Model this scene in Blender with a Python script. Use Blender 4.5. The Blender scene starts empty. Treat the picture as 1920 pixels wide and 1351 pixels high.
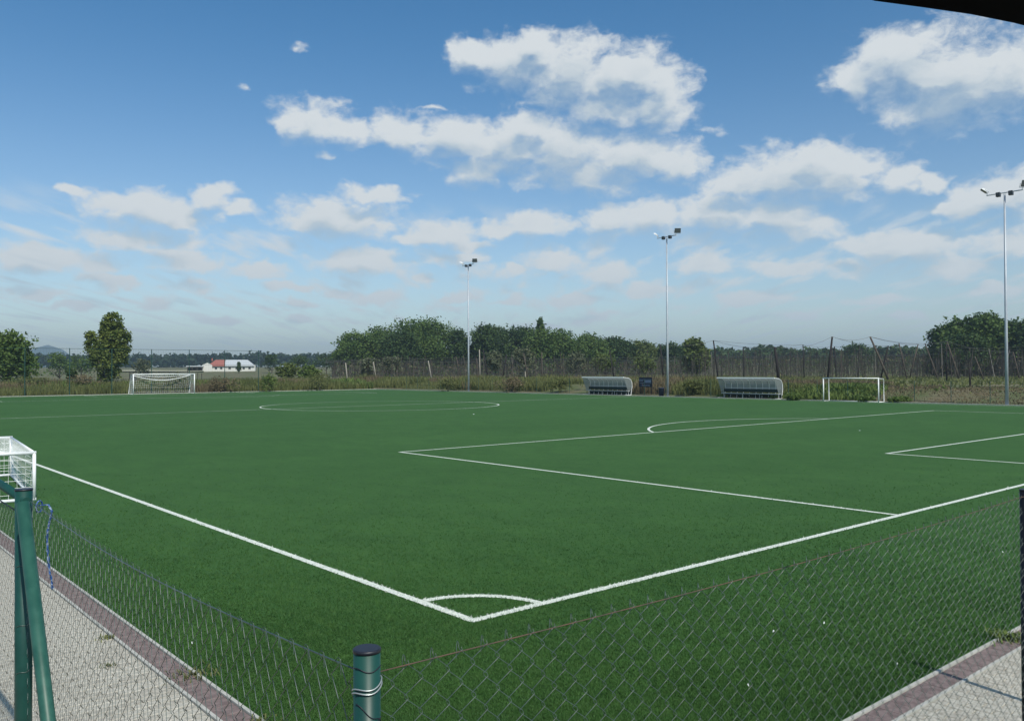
import bpy, math, random
import numpy as np
from mathutils import Vector, Matrix
rng = np.random.default_rng(7); random.seed(7)
S = bpy.context.scene
COL = S.collection
PI = math.pi
# ------------------------------------------------------------------ camera
IW, IH = 1920.0, 1351.0
FPX, YAW, PITCH, ROLL = 1592.9, 0.70882, 0.01206, -0.00453
CAM = np.array([-5.598, -7.183, 2.663])
_f = np.array([math.sin(YAW)*math.cos(PITCH), math.cos(YAW)*math.cos(PITCH), math.sin(PITCH)])
_r = np.array([math.cos(YAW), -math.sin(YAW), 0.0]); _u = np.cross(_r, _f)
CR = _r*math.cos(ROLL)+_u*math.sin(ROLL); CU = -_r*math.sin(ROLL)+_u*math.cos(ROLL); CF = _f
cam = bpy.data.cameras.new('camera'); co = bpy.data.objects.new('camera', cam); COL.objects.link(co)
cam.sensor_width = 36; cam.lens = FPX/IW*36; cam.clip_start = 0.05; cam.clip_end = 9000
m = Matrix.Identity(4)
for i in range(3):
    m[i][0] = CR[i]; m[i][1] = CU[i]; m[i][2] = -CF[i]; m[i][3] = CAM[i]
co.matrix_world = m
S.camera = co
def ray(u, v):
    d = CF*FPX+CR*(u-IW/2)-CU*(v-IH/2); return d/np.linalg.norm(d)
def atD(u, dist):                       # ground position seen in column u at a horizontal distance
    d = ray(u, 692); h = math.hypot(d[0], d[1]); return CAM[0]+d[0]/h*dist, CAM[1]+d[1]/h*dist
def zat(u, v, dist):                    # height seen at (u, v) at a horizontal distance
    d = ray(u, v); return CAM[2]+d[2]/math.hypot(d[0], d[1])*dist
# ------------------------------------------------------------------ sun, exposure
SUN_EL, SUN_AZ = math.radians(47), math.radians(192.5)     # azimuth clockwise from +Y, where the sun stands
sd = Vector((math.sin(SUN_AZ)*math.cos(SUN_EL), math.cos(SUN_AZ)*math.cos(SUN_EL), math.sin(SUN_EL)))
sl = bpy.data.lights.new('sun', 'SUN'); sl.energy = 4.4; sl.angle = math.radians(.55); sl.color = (1, .94, .83)
so = bpy.data.objects.new('sun', sl); COL.objects.link(so); so.rotation_euler = sd.to_track_quat('Z', 'Y').to_euler()
S.view_settings.view_transform = 'Standard'; S.view_settings.look = 'None'; S.view_settings.gamma = 1
S.view_settings.use_curve_mapping = False; S.view_settings.exposure = 0.0
S.cycles.use_denoising = True
S.cycles.max_bounces = 5; S.cycles.transparent_max_bounces = 24; S.cycles.volume_bounces = 0
# ------------------------------------------------------------------ sky with clouds
W = bpy.data.worlds.new('World'); S.world = W; W.use_nodes = True
nt = W.node_tree; nt.nodes.clear()
class NG:
    def __init__(s, nt): s.nt = nt
    def n(s, t, **k):
        x = s.nt.nodes.new(t)
        for a, b in k.items(): setattr(x, a, b)
        return x
    def put(s, sock, v):
        if isinstance(v, bpy.types.NodeSocket): s.nt.links.new(v, sock)
        elif v is not None: sock.default_value = v
    def math(s, op, a, b=None, c=None, clamp=False):
        x = s.n('ShaderNodeMath', operation=op, use_clamp=clamp)
        for i, v in enumerate((a, b, c)):
            if v is not None: s.put(x.inputs[i], v)
        return x.outputs[0]
    def vm(s, op, a, b=None, c=None, out=0):
        x = s.n('ShaderNodeVectorMath', operation=op)
        for i, v in enumerate((a, b, c)):
            if v is not None: s.put(x.inputs[i], v)
        return x.outputs['Value'] if op in ('LENGTH', 'DOT_PRODUCT', 'DISTANCE') else x.outputs[0]
    def mr(s, v, a, b, c=0.0, d=1.0, smooth=True):
        x = s.n('ShaderNodeMapRange', interpolation_type='SMOOTHSTEP' if smooth else 'LINEAR')
        for i, q in enumerate((v, a, b, c, d)): s.put(x.inputs[i], q)
        return x.outputs[0]
    def noise(s, vec, scale, detail=4, rough=.5, dist=0., lac=2.0):
        x = s.n('ShaderNodeTexNoise'); s.put(x.inputs['Vector'], vec)
        x.inputs['Scale'].default_value = scale; x.inputs['Detail'].default_value = detail
        x.inputs['Roughness'].default_value = rough; x.inputs['Distortion'].default_value = dist; x.inputs['Lacunarity'].default_value = lac
        return x.outputs[0]
    def mix(s, f, a, b, mode='MIX'):
        x = s.n('ShaderNodeMix', data_type='RGBA', blend_type=mode)
        s.put(x.inputs[0], f); s.put(x.inputs[6], a); s.put(x.inputs[7], b); return x.outputs[2]
    def sep(s, v):
        x = s.n('ShaderNodeSeparateXYZ'); s.put(x.inputs[0], v); return x.outputs
    def comb(s, a, b, c):
        x = s.n('ShaderNodeCombineXYZ')
        for i, v in enumerate((a, b, c)): s.put(x.inputs[i], v)
        return x.outputs[0]
# clouds in (azimuth, elevation) degrees; azimuth measured from the view heading
def azel(u, v):
    d = ray(u, v); az = math.degrees(math.atan2(d[0], d[1]))-math.degrees(YAW); return az, math.degrees(math.asin(d[2]))
BLOBS = [(965,118,85,42),(1060,140,115,60),(1175,150,110,55),(1238,190,70,50),(890,98,55,22),(1130,205,100,32),(1010,90,50,30),
 (588,228,72,33),(650,248,50,22),(540,236,30,18),(750,250,70,28),(860,265,100,40),(960,275,110,50),(1060,285,120,55),(1180,295,110,45),(1270,308,55,30),(1100,330,110,30),(905,318,70,26),(1000,240,60,24),
 (1700,118,105,48),(1790,150,125,65),(1890,135,80,45),(1600,145,50,28),(1980,150,80,40),(1740,200,90,28),
 (1490,330,130,45),(1570,325,90,42),(1380,350,70,26),(1690,335,45,22),(1750,342,35,15),(1530,295,55,24),
 (1350,400,110,32),(1450,410,110,34),(1220,412,80,26),(1150,408,60,24),(1540,420,50,18),(1010,425,85,22),(930,430,40,16),
 (1885,368,72,38),(1890,452,65,24),(1700,462,115,26),(1600,460,50,16),(1790,400,45,12),
 (250,390,95,28),(330,402,75,22),(405,368,34,20),(450,390,40,12),(140,360,30,10),(80,487,95,22),(180,492,60,18),(340,487,95,20),(270,445,110,20),
 (645,410,105,36),(600,425,90,20),(700,365,72,16),(670,490,85,24),(840,440,65,24),(780,450,50,14),(845,482,70,14),(1040,487,65,18),(1140,512,62,22),
 (1320,495,62,22),(1480,503,95,16),(1600,503,55,14),(960,512,30,14),(880,460,50,10),
 (565,92,42,9),(608,292,36,9),(812,203,30,9),(1335,245,42,12),(450,155,16,10),(1240,240,60,20),
 (60,545,55,11),(150,575,40,8),(420,600,40,8),(480,505,60,14),(640,545,50,10),(860,555,50,9),(960,560,40,9),(1010,610,50,8),(1220,545,60,11),(1380,560,55,10),(1450,555,40,9),(1640,560,60,9),(1800,500,80,16),(1860,545,60,10),(1500,595,50,8),(1700,595,50,8),(290,570,40,12),(715,560,45,14),(560,568,30,8),(350,535,50,11),(200,525,70,10),(1100,595,60,9),(560,600,30,10),(1090,560,70,10),(540,535,60,8),(790,522,30,12)]
def cloud_group():
    g = bpy.data.node_groups.new('cloud_field', 'ShaderNodeTree')
    g.interface.new_socket('P', in_out='INPUT', socket_type='NodeSocketVector')
    g.interface.new_socket('F', in_out='OUTPUT', socket_type='NodeSocketFloat'); g.interface.new_socket('G', in_out='OUTPUT', socket_type='NodeSocketFloat')
    h = NG(g); i = h.n('NodeGroupInput'); o = h.n('NodeGroupOutput'); P = i.outputs[0]
    w1 = h.noise(h.vm('MULTIPLY', P, (.16, .28, 1)), 1.0, 2, .5)
    wn = h.n('ShaderNodeTexNoise'); h.put(wn.inputs['Vector'], h.vm('MULTIPLY', P, (.42, .62, 1))); wn.inputs['Scale'].default_value = 1; wn.inputs['Detail'].default_value = 3
    P0 = P; P = h.vm('ADD', P, h.vm('MULTIPLY', h.vm('SUBTRACT', wn.outputs['Color'], (.5, .5, .5)), (3.2, 1.8, 0)))
    acc = None
    for (u, v, ru, rv) in BLOBS:
        a, e = azel(u, v); ra, re = ru/27.0*1.03, rv/27.0*1.28
        d = h.vm('MULTIPLY_ADD', P, (1/ra, 1/re, 0), (-a/ra, -e/re, 0)); L = h.vm('LENGTH', d)
        L = h.math('MULTIPLY_ADD', L, .8, .62) if (rv < 21 and v < 300 and u not in (540,)) else L
        acc = L if acc is None else h.math('SMOOTH_MIN', acc, L, .14)
    f = h.math('SUBTRACT', 1.0, acc)
    f = h.math('MINIMUM', f, .75)
    gs = f
    Q = h.vm('MULTIPLY', P, (.42, .66, 1))
    n1 = h.noise(Q, 1.0, 7, .56, .35)
    n2 = h.noise(h.vm('MULTIPLY', P, (.10, .3, 1)), 1.0, 6, .6, .2)
    n3 = h.noise(h.vm('MULTIPLY', P0, (1.1, 1.5, 1)), 1.0, 6, .62, .3)
    f = h.math('ADD', f, h.math('MULTIPLY', h.math('SUBTRACT', n1, .5), 1.25))
    gs = h.math('ADD', gs, h.math('MULTIPLY', h.math('SUBTRACT', n1, .5), .9))
    f = h.math('ADD', f, h.math('MULTIPLY', h.math('SUBTRACT', n3, .5), .85))
    h.nt.links.new(f, o.inputs[0]); h.nt.links.new(gs, o.inputs[1]); return g
def lowcloud_group():
    g = bpy.data.node_groups.new('low_cloud_field', 'ShaderNodeTree')
    g.interface.new_socket('P', in_out='INPUT', socket_type='NodeSocketVector')
    g.interface.new_socket('F', in_out='OUTPUT', socket_type='NodeSocketFloat')
    h = NG(g); i = h.n('NodeGroupInput'); o = h.n('NodeGroupOutput'); P = i.outputs[0]
    # cloud deck in perspective: divide by elevation
    s = h.sep(P)
    el = h.math('MAXIMUM', s[1], .3)
    sc = h.math('DIVIDE', 10.0, h.math('ADD', el, 3.0))
    q = h.comb(h.math('MULTIPLY', s[0], h.math('MULTIPLY', sc, .46)), h.math('MULTIPLY', h.math('LOGARITHM', h.math('ADD', el, 2.0), 2.718), 6.2), 0)
    n = h.noise(q, 1.0, 6, .52, .1)
    h.nt.links.new(n, o.inputs[0]); return g
w = NG(nt)
geo = w.n('ShaderNodeTexCoord').outputs['Generated']
s3 = w.sep(geo)
fx, fy = math.sin(YAW), math.cos(YAW)
along = w.math('ADD', w.math('MULTIPLY', s3[0], fx), w.math('MULTIPLY', s3[1], fy))
side = w.math('ADD', w.math('MULTIPLY', s3[0], fy), w.math('MULTIPLY', s3[1], -fx))
az = w.math('MULTIPLY', w.math('ARCTAN2', side, along), 180/PI)
el = w.math('MULTIPLY', w.math('ARCSINE', s3[2]), 180/PI)
P = w.comb(az, el, 0.0)
cg, lg = cloud_group(), lowcloud_group()
def grp(g, v, o=0):
    x = w.n('ShaderNodeGroup'); x.node_tree = g; nt.links.new(v, x.inputs[0]); return x.outputs[o]
Pup = w.vm('ADD', P, (0.45, 1.25, 0))
F0, F1 = grp(cg, P), grp(cg, Pup, 1)
L0, L1 = grp(lg, P), grp(lg, w.vm('ADD', P, (0.1, .45, 0)))
# procedural deck: low over the horizon in front, everywhere round the rest of the sky
behind = w.mr(w.math('ABSOLUTE', az), 42, 60)
lowm = w.math('MAXIMUM', w.math('MULTIPLY', w.mr(el, 12, 7.5), .95), w.math('MULTIPLY', behind, .9))
Ld = w.math('MULTIPLY', w.mr(L0, .45, .72), lowm)
Ls = w.math('MULTIPLY', w.mr(L1, .50, .75), lowm)
shade = w.mr(F1, .12, .88)
den = w.mr(F0, -.16, w.math('MULTIPLY_ADD', shade, .60, .50))
den = w.math('MAXIMUM', w.math('MULTIPLY', den, .97), w.math('MULTIPLY', Ld, .92))
shade = w.math('MAXIMUM', shade, w.math('MULTIPLY', Ls, .22))
fine = w.noise(w.vm('MULTIPLY', P, (.9, 1.3, 1)), 1.0, 5, .6)
lit = w.math('SUBTRACT', 1.0, w.math('MULTIPLY', shade, w.mr(fine, .3, .7, .88, 1.0)))
den = w.math('MULTIPLY', den, w.mr(lit, 0.0, .6, .72, 1.0))
ccol = w.mix(lit, (.42, .53, .62, 1), (.73, .77, .79, 1))
# clouds sink into the pale air at the horizon
ccol = w.mix(w.mr(el, 9, 1, 0, .7), ccol, (.59, .69, .755, 1))
den = w.math('MULTIPLY', den, w.mr(el, 0.0, 2.5, .25, 1))
sky = w.n('ShaderNodeTexSky', sky_type='NISHITA', sun_disc=False, sun_elevation=SUN_EL, sun_rotation=SUN_AZ,
          altitude=200, air_density=1.0, dust_density=1.0, ozone_density=1.6)
SKYS = .115
skyc = w.mix(1.0, sky.outputs[0], (SKYS, SKYS, SKYS, 1), 'MULTIPLY')
tint = w.mix(w.mr(el, 0, 26), (1.14, 1.17, 1.18, 1), (.34, .78, 1.02, 1))
skyc = w.mix(1.0, skyc, tint, 'MULTIPLY')
final = w.mix(den, skyc, ccol)
bg = w.n('ShaderNodeBackground'); nt.links.new(final, bg.inputs[0]); bg.inputs[1].default_value = 1.0
wo = w.n('ShaderNodeOutputWorld'); nt.links.new(bg.outputs[0], wo.inputs[0])
W.cycles.sampling_method = 'MANUAL'; W.cycles.sample_map_resolution = 512
# ------------------------------------------------------------------ materials
def mat(name, col, rough=.8, metal=0., spec=.3, var=None, scale=5., bump=0., bscale=40., alpha=None, coords='Object', detail=4, sheen=0, contrast=(.35,.65)):
    m = bpy.data.materials.new(name); m.use_nodes = True; g = NG(m.node_tree); b = m.node_tree.nodes['Principled BSDF']
    b.inputs['Roughness'].default_value = rough; b.inputs['Metallic'].default_value = metal
    b.inputs['Specular IOR Level'].default_value = spec
    c = (*col, 1) if len(col) == 3 else col
    tc = g.n('ShaderNodeNewGeometry').outputs['Position'] if coords == 'World' else g.n('ShaderNodeTexCoord').outputs['Object']
    if var is not None:
        n = g.noise(tc, scale, detail, .6); f = g.mr(n, *contrast)
        g.put(b.inputs['Base Color'], g.mix(f, c, (*var, 1)))
    else: b.inputs['Base Color'].default_value = c
    if bump:
        bn = g.n('ShaderNodeBump'); bn.inputs['Strength'].default_value = bump
        g.put(bn.inputs['Height'], g.noise(tc, bscale, 4, .6)); g.put(b.inputs['Normal'], bn.outputs[0])
    if sheen: b.inputs['Sheen Weight'].default_value = sheen
    if alpha is not None: b.inputs['Alpha'].default_value = alpha
    return m
def turf_mat(name, blades=False):
    m = bpy.data.materials.new(name); m.use_nodes = True; g = NG(m.node_tree); b = m.node_tree.nodes['Principled BSDF']
    pos = g.n('ShaderNodeNewGeometry').outputs['Position']
    big = g.noise(g.vm('MULTIPLY', pos, (.10, .16, 0)), 1, 5, .62, .6)
    mid = g.noise(g.vm('MULTIPLY', pos, (1.1, .7, 0)), 1, 7, .68, .5)
    fin = g.noise(g.vm('MULTIPLY', pos, (42, 42, 0)), 1, 4, .75)
    c = g.mix(g.mr(big, .3, .7), (.027, .081, .0175, 1), (.042, .110, .025, 1))
    c = g.mix(g.mr(mid, .3, .72), c, g.mix(.75, c, (.014, .050, .011, 1)))
    me_ = g.noise(g.vm('MULTIPLY', pos, (7.0, 5.0, 0)), 1, 5, .75, .3)
    c = g.mix(g.math('MULTIPLY', g.mr(me_, .38, .66), .55), c, g.mix(.55, c, (.075, .145, .035, 1)))
    if not blades: c = g.mix(g.math('MULTIPLY', g.mr(fin, .35, .68), .75), c, (.052, .115, .040, 1))
    else:
        rnd = g.n('ShaderNodeNewGeometry').outputs['Random Per Island']
        c = g.mix(g.math('MULTIPLY', g.math('POWER', rnd, 2), .7), c, (.085, .165, .060, 1))
    g.put(b.inputs['Base Color'], c); b.inputs['Roughness'].default_value = .75; b.inputs['Specular IOR Level'].default_value = .04
    b.inputs['Sheen Weight'].default_value = .05; b.inputs['Sheen Roughness'].default_value = .45; b.inputs['Sheen Tint'].default_value = (.5, 1, .4, 1)
    if not blades:
        bn = g.n('ShaderNodeBump'); bn.inputs['Strength'].default_value = .6; bn.inputs['Distance'].default_value = .01
        g.put(bn.inputs['Height'], g.noise(pos, 60, 3, .7)); g.put(b.inputs['Normal'], bn.outputs[0])
    return m
def leaf_mat(name, dark, light, scale=.5, trans=.25):
    m = bpy.data.materials.new(name); m.use_nodes = True; g = NG(m.node_tree); b = m.node_tree.nodes['Principled BSDF']
    gn = g.n('ShaderNodeNewGeometry'); pos = gn.outputs['Position']
    n = g.noise(pos, scale, 3, .6); r = gn.outputs['Random Per Island']
    f = g.math('ADD', g.math('MULTIPLY', g.mr(n, .3, .7), .6), g.math('MULTIPLY', r, .4))
    c = g.mix(f, (*dark, 1), (*light, 1)); g.put(b.inputs['Base Color'], c)
    b.inputs['Roughness'].default_value = .65; b.inputs['Specular IOR Level'].default_value = .2
    t = g.n('ShaderNodeBsdfTranslucent'); g.put(t.inputs[0], c); mx = g.n('ShaderNodeMixShader'); mx.inputs[0].default_value = trans
    o = m.node_tree.nodes['Material Output']; g.nt.links.new(b.outputs[0], mx.inputs[1]); g.nt.links.new(t.outputs[0], mx.inputs[2]); g.nt.links.new(mx.outputs[0], o.inputs[0])
    return m
M = {}
M['turf'] = turf_mat('artificial_turf'); M['blade'] = turf_mat('turf_blade', True)
M['line'] = mat('white_line_turf', (.50, .55, .48), .8, var=(.72, .75, .68), scale=22, bump=.4, bscale=80, coords='World')
M['blade_white'] = mat('white_turf_blade', (.66, .69, .64), .8)
M['green_paint'] = mat('green_paint', (.006, .046, .038), .42, spec=.4, var=(.009, .060, .048), scale=9, bump=.03, bscale=60)
M['green_paint_light'] = mat('green_paint_faded', (.016, .078, .058), .45, spec=.4, var=(.028, .105, .078), scale=11, bump=.04, bscale=60)
M['cap'] = mat('black_plastic', (.012, .014, .022), .45, spec=.5)
M['dark_post'] = mat('near_black_post', (.006, .008, .012), .5, spec=.3)  # one even near-black for the right-hand posts
M['wire'] = mat('green_coated_wire', (.012, .034, .024), .42, metal=.0, spec=1.0, var=(.035, .07, .055), scale=6)
M['wire'].node_tree.nodes['Principled BSDF'].inputs['Coat Weight'].default_value = .8; M['wire'].node_tree.nodes['Principled BSDF'].inputs['Coat Roughness'].default_value = .38
M['galv'] = mat('galvanised_wire', (.42, .46, .46), .35, metal=.6)
M['rust'] = mat('rusty_wire', (.13, .075, .055), .8, var=(.07, .06, .05), scale=20)
M['rope'] = mat('blue_white_rope', (.03, .09, .28), .8, var=(.30, .38, .52), scale=55, contrast=(.48, .62))
M['paver'] = mat('light_concrete_paver', (.33, .31, .255), .9, var=(.50, .475, .41), scale=38, bump=.35, bscale=160, coords='World')
M['paver_b'] = mat('light_concrete_paver_dusty', (.29, .27, .225), .9, var=(.45, .425, .36), scale=30, bump=.35, bscale=160, coords='World')
M['mauve'] = mat('mauve_paver', (.145, .108, .102), .9, var=(.215, .165, .155), scale=14, bump=.35, bscale=150, coords='World')
M['kerb'] = mat('pale_concrete_kerb', (.46, .45, .41), .9, var=(.36, .36, .32), scale=6, bump=.3, bscale=90, coords='World')
M['sand'] = mat('paving_bed', (.10, .095, .075), .95)
M['white'] = mat('white_paint', (.78, .80, .80), .35, spec=.5)
M['net'] = mat('white_net_cord', (.78, .80, .80), .8)
M['pole'] = mat('galvanised_pole', (.36, .40, .45), .45, metal=.15, var=(.44, .48, .52), scale=.7)
M['lamp_body'] = mat('dark_lamp_body', (.03, .035, .04), .4, spec=.5)
M['lamp_back_sunlit'] = mat('sunlit_lamp_back', (.62, .64, .64), .4)  # sunlight on the back of one floodlight housing, put into its colour
M['lamp_glass'] = mat('lamp_glass', (.10, .11, .12), .12, spec=.6)
M['alu'] = mat('aluminium_frame', (.55, .57, .57), .4, metal=.3)
M['bench_dark'] = mat('dark_bench_plank', (.012, .030, .028), .6)
M['bench_pale'] = mat('grey_bench_plank', (.42, .46, .46), .6)
M['navy'] = mat('navy_board', (.008, .013, .030), .5)
M['board_print'] = mat('pale_blue_print', (.16, .22, .33), .6)
M['bin'] = mat('dark_blue_plastic', (.018, .026, .055), .5)
def poly_mat():
    m = bpy.data.materials.new('smoky_polycarbonate'); m.use_nodes = True; g = NG(m.node_tree); b = m.node_tree.nodes['Principled BSDF']
    b.inputs['Base Color'].default_value = (.40, .43, .42, 1); b.inputs['Roughness'].default_value = .3; b.inputs['Alpha'].default_value = .60
    t = g.n('ShaderNodeBsdfTranslucent'); t.inputs[0].default_value = (.50, .54, .53, 1); x = g.n('ShaderNodeMixShader'); x.inputs[0].default_value = .3
    o = m.node_tree.nodes['Material Output']; m.node_tree.links.new(b.outputs[0], x.inputs[1]); m.node_tree.links.new(t.outputs[0], x.inputs[2]); m.node_tree.links.new(x.outputs[0], o.inputs[0])
    return m
M['poly'] = poly_mat()
M['poly_clear'] = M['poly'].copy(); M['poly_clear'].name = 'clear_polycarbonate'; M['poly_clear'].node_tree.nodes['Principled BSDF'].inputs['Alpha'].default_value = .25
M['soil'] = mat('dry_field_ground', (.14, .12, .07), .95, var=(.09, .11, .042), scale=.25, bump=.4, bscale=4, coords='World', detail=6)
M['bark'] = mat('bark', (.055, .045, .035), .9, var=(.09, .08, .065), scale=4)
M['bark_pale'] = mat('pale_bark', (.28, .26, .22), .9)
M['wood'] = mat('weathered_hop_pole', (.060, .048, .040), .9, var=(.09, .075, .06), scale=2)
M['wood_dark'] = mat('tarred_hop_pole', (.020, .017, .018), .85)
M['twine'] = mat('brown_hop_twine', (.060, .054, .048), .9)
M['twine_pale'] = mat('grey_hop_twine', (.15, .14, .12), .9)
M['hopwire'] = mat('steel_trellis_wire', (.05, .05, .055), .6)
M['red'] = mat('red_roof', (.30, .11, .09), .8); M['metalroof'] = mat('pale_metal_roof', (.44, .47, .49), .6)
M['wallwhite'] = mat('white_wall', (.60, .60, .56), .8); M['winddark'] = mat('dark_window_glass', (.03, .035, .04), .2)
M['farfield'] = mat('pale_stubble', (.30, .29, .20), .95)
M['fencewire_far'] = mat('dark_green_fence', (.02, .06, .05), .5)
M['hill'] = mat('wooded_hill', (.03, .05, .03), .95, var=(.045, .06, .035), scale=.01)
M['black'] = mat('black_webbing', (.003, .003, .004), .9, spec=.1)
LM = {
 'tree': leaf_mat('leaf_mid_green', (.034, .078, .017), (.130, .190, .046), .35),
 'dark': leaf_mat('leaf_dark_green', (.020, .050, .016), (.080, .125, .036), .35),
 'light': leaf_mat('leaf_yellow_green', (.065, .100, .024), (.14, .175, .052), .5),
 'grey': leaf_mat('leaf_grey_green', (.08, .10, .055), (.15, .165, .095), .5),
 'poplar': leaf_mat('leaf_poplar', (.042, .080, .018), (.19, .225, .052), .7),
 'weed': leaf_mat('weed_olive', (.090, .112, .034), (.19, .20, .075), .22, .3),
 'weed_green': leaf_mat('weed_green', (.075, .125, .028), (.165, .220, .060), .3, .3),
 'weed_brown': leaf_mat('weed_brown', (.11, .088, .050), (.20, .165, .095), .22, .2),
 'far': leaf_mat('far_forest', (.018, .038, .022), (.035, .060, .034), .05, .1),
}
# ------------------------------------------------------------------ mesh helpers
def tag(o, label=None, cat=None, group=None, kind=None):
    if label: o['label'] = label
    if cat: o['category'] = cat
    if group: o['group'] = group
    if kind: o['kind'] = kind
    return o
def link(name, me, parent=None):
    o = bpy.data.objects.new(name, me); COL.objects.link(o)
    if parent is not None: o.parent = parent
    return o
def empty(name, loc=(0, 0, 0), rz=0, **k):
    o = bpy.data.objects.new(name, None); COL.objects.link(o); o.location = loc; o.rotation_euler = (0, 0, rz); o.empty_display_size = .2
    return tag(o, **k)
def np_mesh(name, V, F, mats, parent=None, mi=None, smooth=False):
    """V (n,3), F (m,k) faces all of k corners"""
    V = np.asarray(V, dtype=np.float32); F = np.asarray(F, dtype=np.int32); k = F.shape[1]
    me = bpy.data.meshes.new(name); me.vertices.add(len(V)); me.vertices.foreach_set('co', V.ravel())
    me.loops.add(F.size); me.loops.foreach_set('vertex_index', F.ravel())
    me.polygons.add(len(F)); me.polygons.foreach_set('loop_start', np.arange(0, F.size, k, dtype=np.int32))
    if mi is not None: me.polygons.foreach_set('material_index', np.asarray(mi, dtype=np.int32))
    for q in (mats if isinstance(mats, (list, tuple)) else [mats]): me.materials.append(q)
    me.update(calc_edges=True)
    if smooth: me.polygons.foreach_set('use_smooth', np.ones(len(F), dtype=bool))
    return link(name, me, parent)
class MB:
    def __init__(s): s.v = []; s.f = []; s.m = []
    def add(s, V, F, m=0):
        b = len(s.v); s.v += [tuple(map(float, p)) for p in V]; s.f += [tuple(b+i for i in q) for q in F]; s.m += [m]*len(F); return s
    def box(s, x0, x1, y0, y1, z0, z1, m=0):
        V = [(x, y, z) for z in (z0, z1) for x, y in ((x0, y0), (x1, y0), (x1, y1), (x0, y1))]
        return s.add(V, [(3, 2, 1, 0), (4, 5, 6, 7), (0, 1, 5, 4), (1, 2, 6, 5), (2, 3, 7, 6), (3, 0, 4, 7)], m)
    def tube(s, pts, r, n=8, m=0, cap=True):
        pts = [Vector(p) for p in pts]; k = len(pts); rs = r if isinstance(r, (list, tuple)) else [r]*k
        prev = None; V = []
        for i, p in enumerate(pts):
            t = (pts[min(i+1, k-1)]-pts[max(i-1, 0)]).normalized()
            if prev is None:
                a = Vector((0, 0, 1)) if abs(t.z) < .9 else Vector((1, 0, 0)); prev = (a-t*a.dot(t)).normalized()
            prev = (prev-t*prev.dot(t)).normalized(); q = t.cross(prev)
            for j in range(n):
                c = 2*PI*j/n; V.append(p+(prev*math.cos(c)+q*math.sin(c))*rs[i])
        F = [(i*n+j, i*n+(j+1) % n, (i+1)*n+(j+1) % n, (i+1)*n+j) for i in range(k-1) for j in range(n)]
        if cap: F += [tuple(range(n-1, -1, -1)), tuple(range((k-1)*n, k*n))]
        return s.add(V, F, m)
    def build(s, name, mats, parent=None, smooth=False, bevel=0):
        me = bpy.data.meshes.new(name); me.from_pydata(s.v, [], s.f)
        for q in (mats if isinstance(mats, (list, tuple)) else [mats]): me.materials.append(q)
        me.polygons.foreach_set('material_index', s.m)
        if smooth: me.polygons.foreach_set('use_smooth', [len(f) <= 4 for f in s.f])
        me.update(); o = link(name, me, parent)
        if bevel:
            b = o.modifiers.new('bevel', 'BEVEL'); b.width = bevel; b.segments = 2; b.limit_method = 'ANGLE'
        return o
def copy_tree(o, parent=None):
    c = o.copy(); COL.objects.link(c)
    if parent is not None: c.parent = parent
    for ch in [x for x in bpy.data.objects if x.parent == o]: copy_tree(ch, c)
    return c
# ------------------------------------------------------------------ ground
PX0, PX1, PY0, PY1 = -2.80, 61.30, -3.90, 101.80           # artificial turf
def sstep(a, b, x):
    t = np.clip((x-a)/(b-a), 0, 1); return t*t*(3-2*t)
def gz(x, y):
    x = np.asarray(x, float); y = np.asarray(y, float)
    dx = np.maximum(x-PX1-.25, 0); dy = np.maximum(y-PY1-.25, 0)
    d = np.hypot(dx, dy); dc = np.hypot(x-CAM[0], y-CAM[1])
    ex = sstep(0.2, 7.0, dx)*.95; ey = sstep(.2, 12, dy)*.45
    z = np.maximum(ex, ey)
    z = z+sstep(210, 420, dc)*3.2+sstep(400, 1000, dc)*4.0
    n = (np.sin(x*.31+y*.17)+np.sin(x*.13-y*.29+1.3)+np.sin(x*.53+y*.41))*.05
    return np.where(d > 0, z+n*sstep(.5, 5, d), -.05)
def axis(core0, core1, extra, far):
    a = list(np.arange(core0, core1, 2.0))+list(extra)
    for k in range(1, 40):
        q = 2.0*1.19**k*3
        if core1+q < far: a.append(core1+q)
        if core0-q > -far: a.append(core0-q)
    return np.array(sorted(set(a+[far, -far])))
X = axis(-12, 110, [PX1+.2, PX1+.6, PX1+1.2], 4500); Y = axis(-12, 160, [PY1+.2, PY1+.6, PY1+1.2], 4500)
GX, GY = np.meshgrid(X, Y, indexing='ij'); GZ = gz(GX, GY)
nx, ny = len(X), len(Y)
idx = np.arange(nx*ny).reshape(nx, ny)
F = np.stack([idx[:-1, :-1].ravel(), idx[1:, :-1].ravel(), idx[1:, 1:].ravel(), idx[:-1, 1:].ravel()], 1)
ground = np_mesh('ground', np.stack([GX.ravel(), GY.ravel(), GZ.ravel()], 1), F, M['soil'], smooth=True)
tag(ground, kind='structure')
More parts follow.
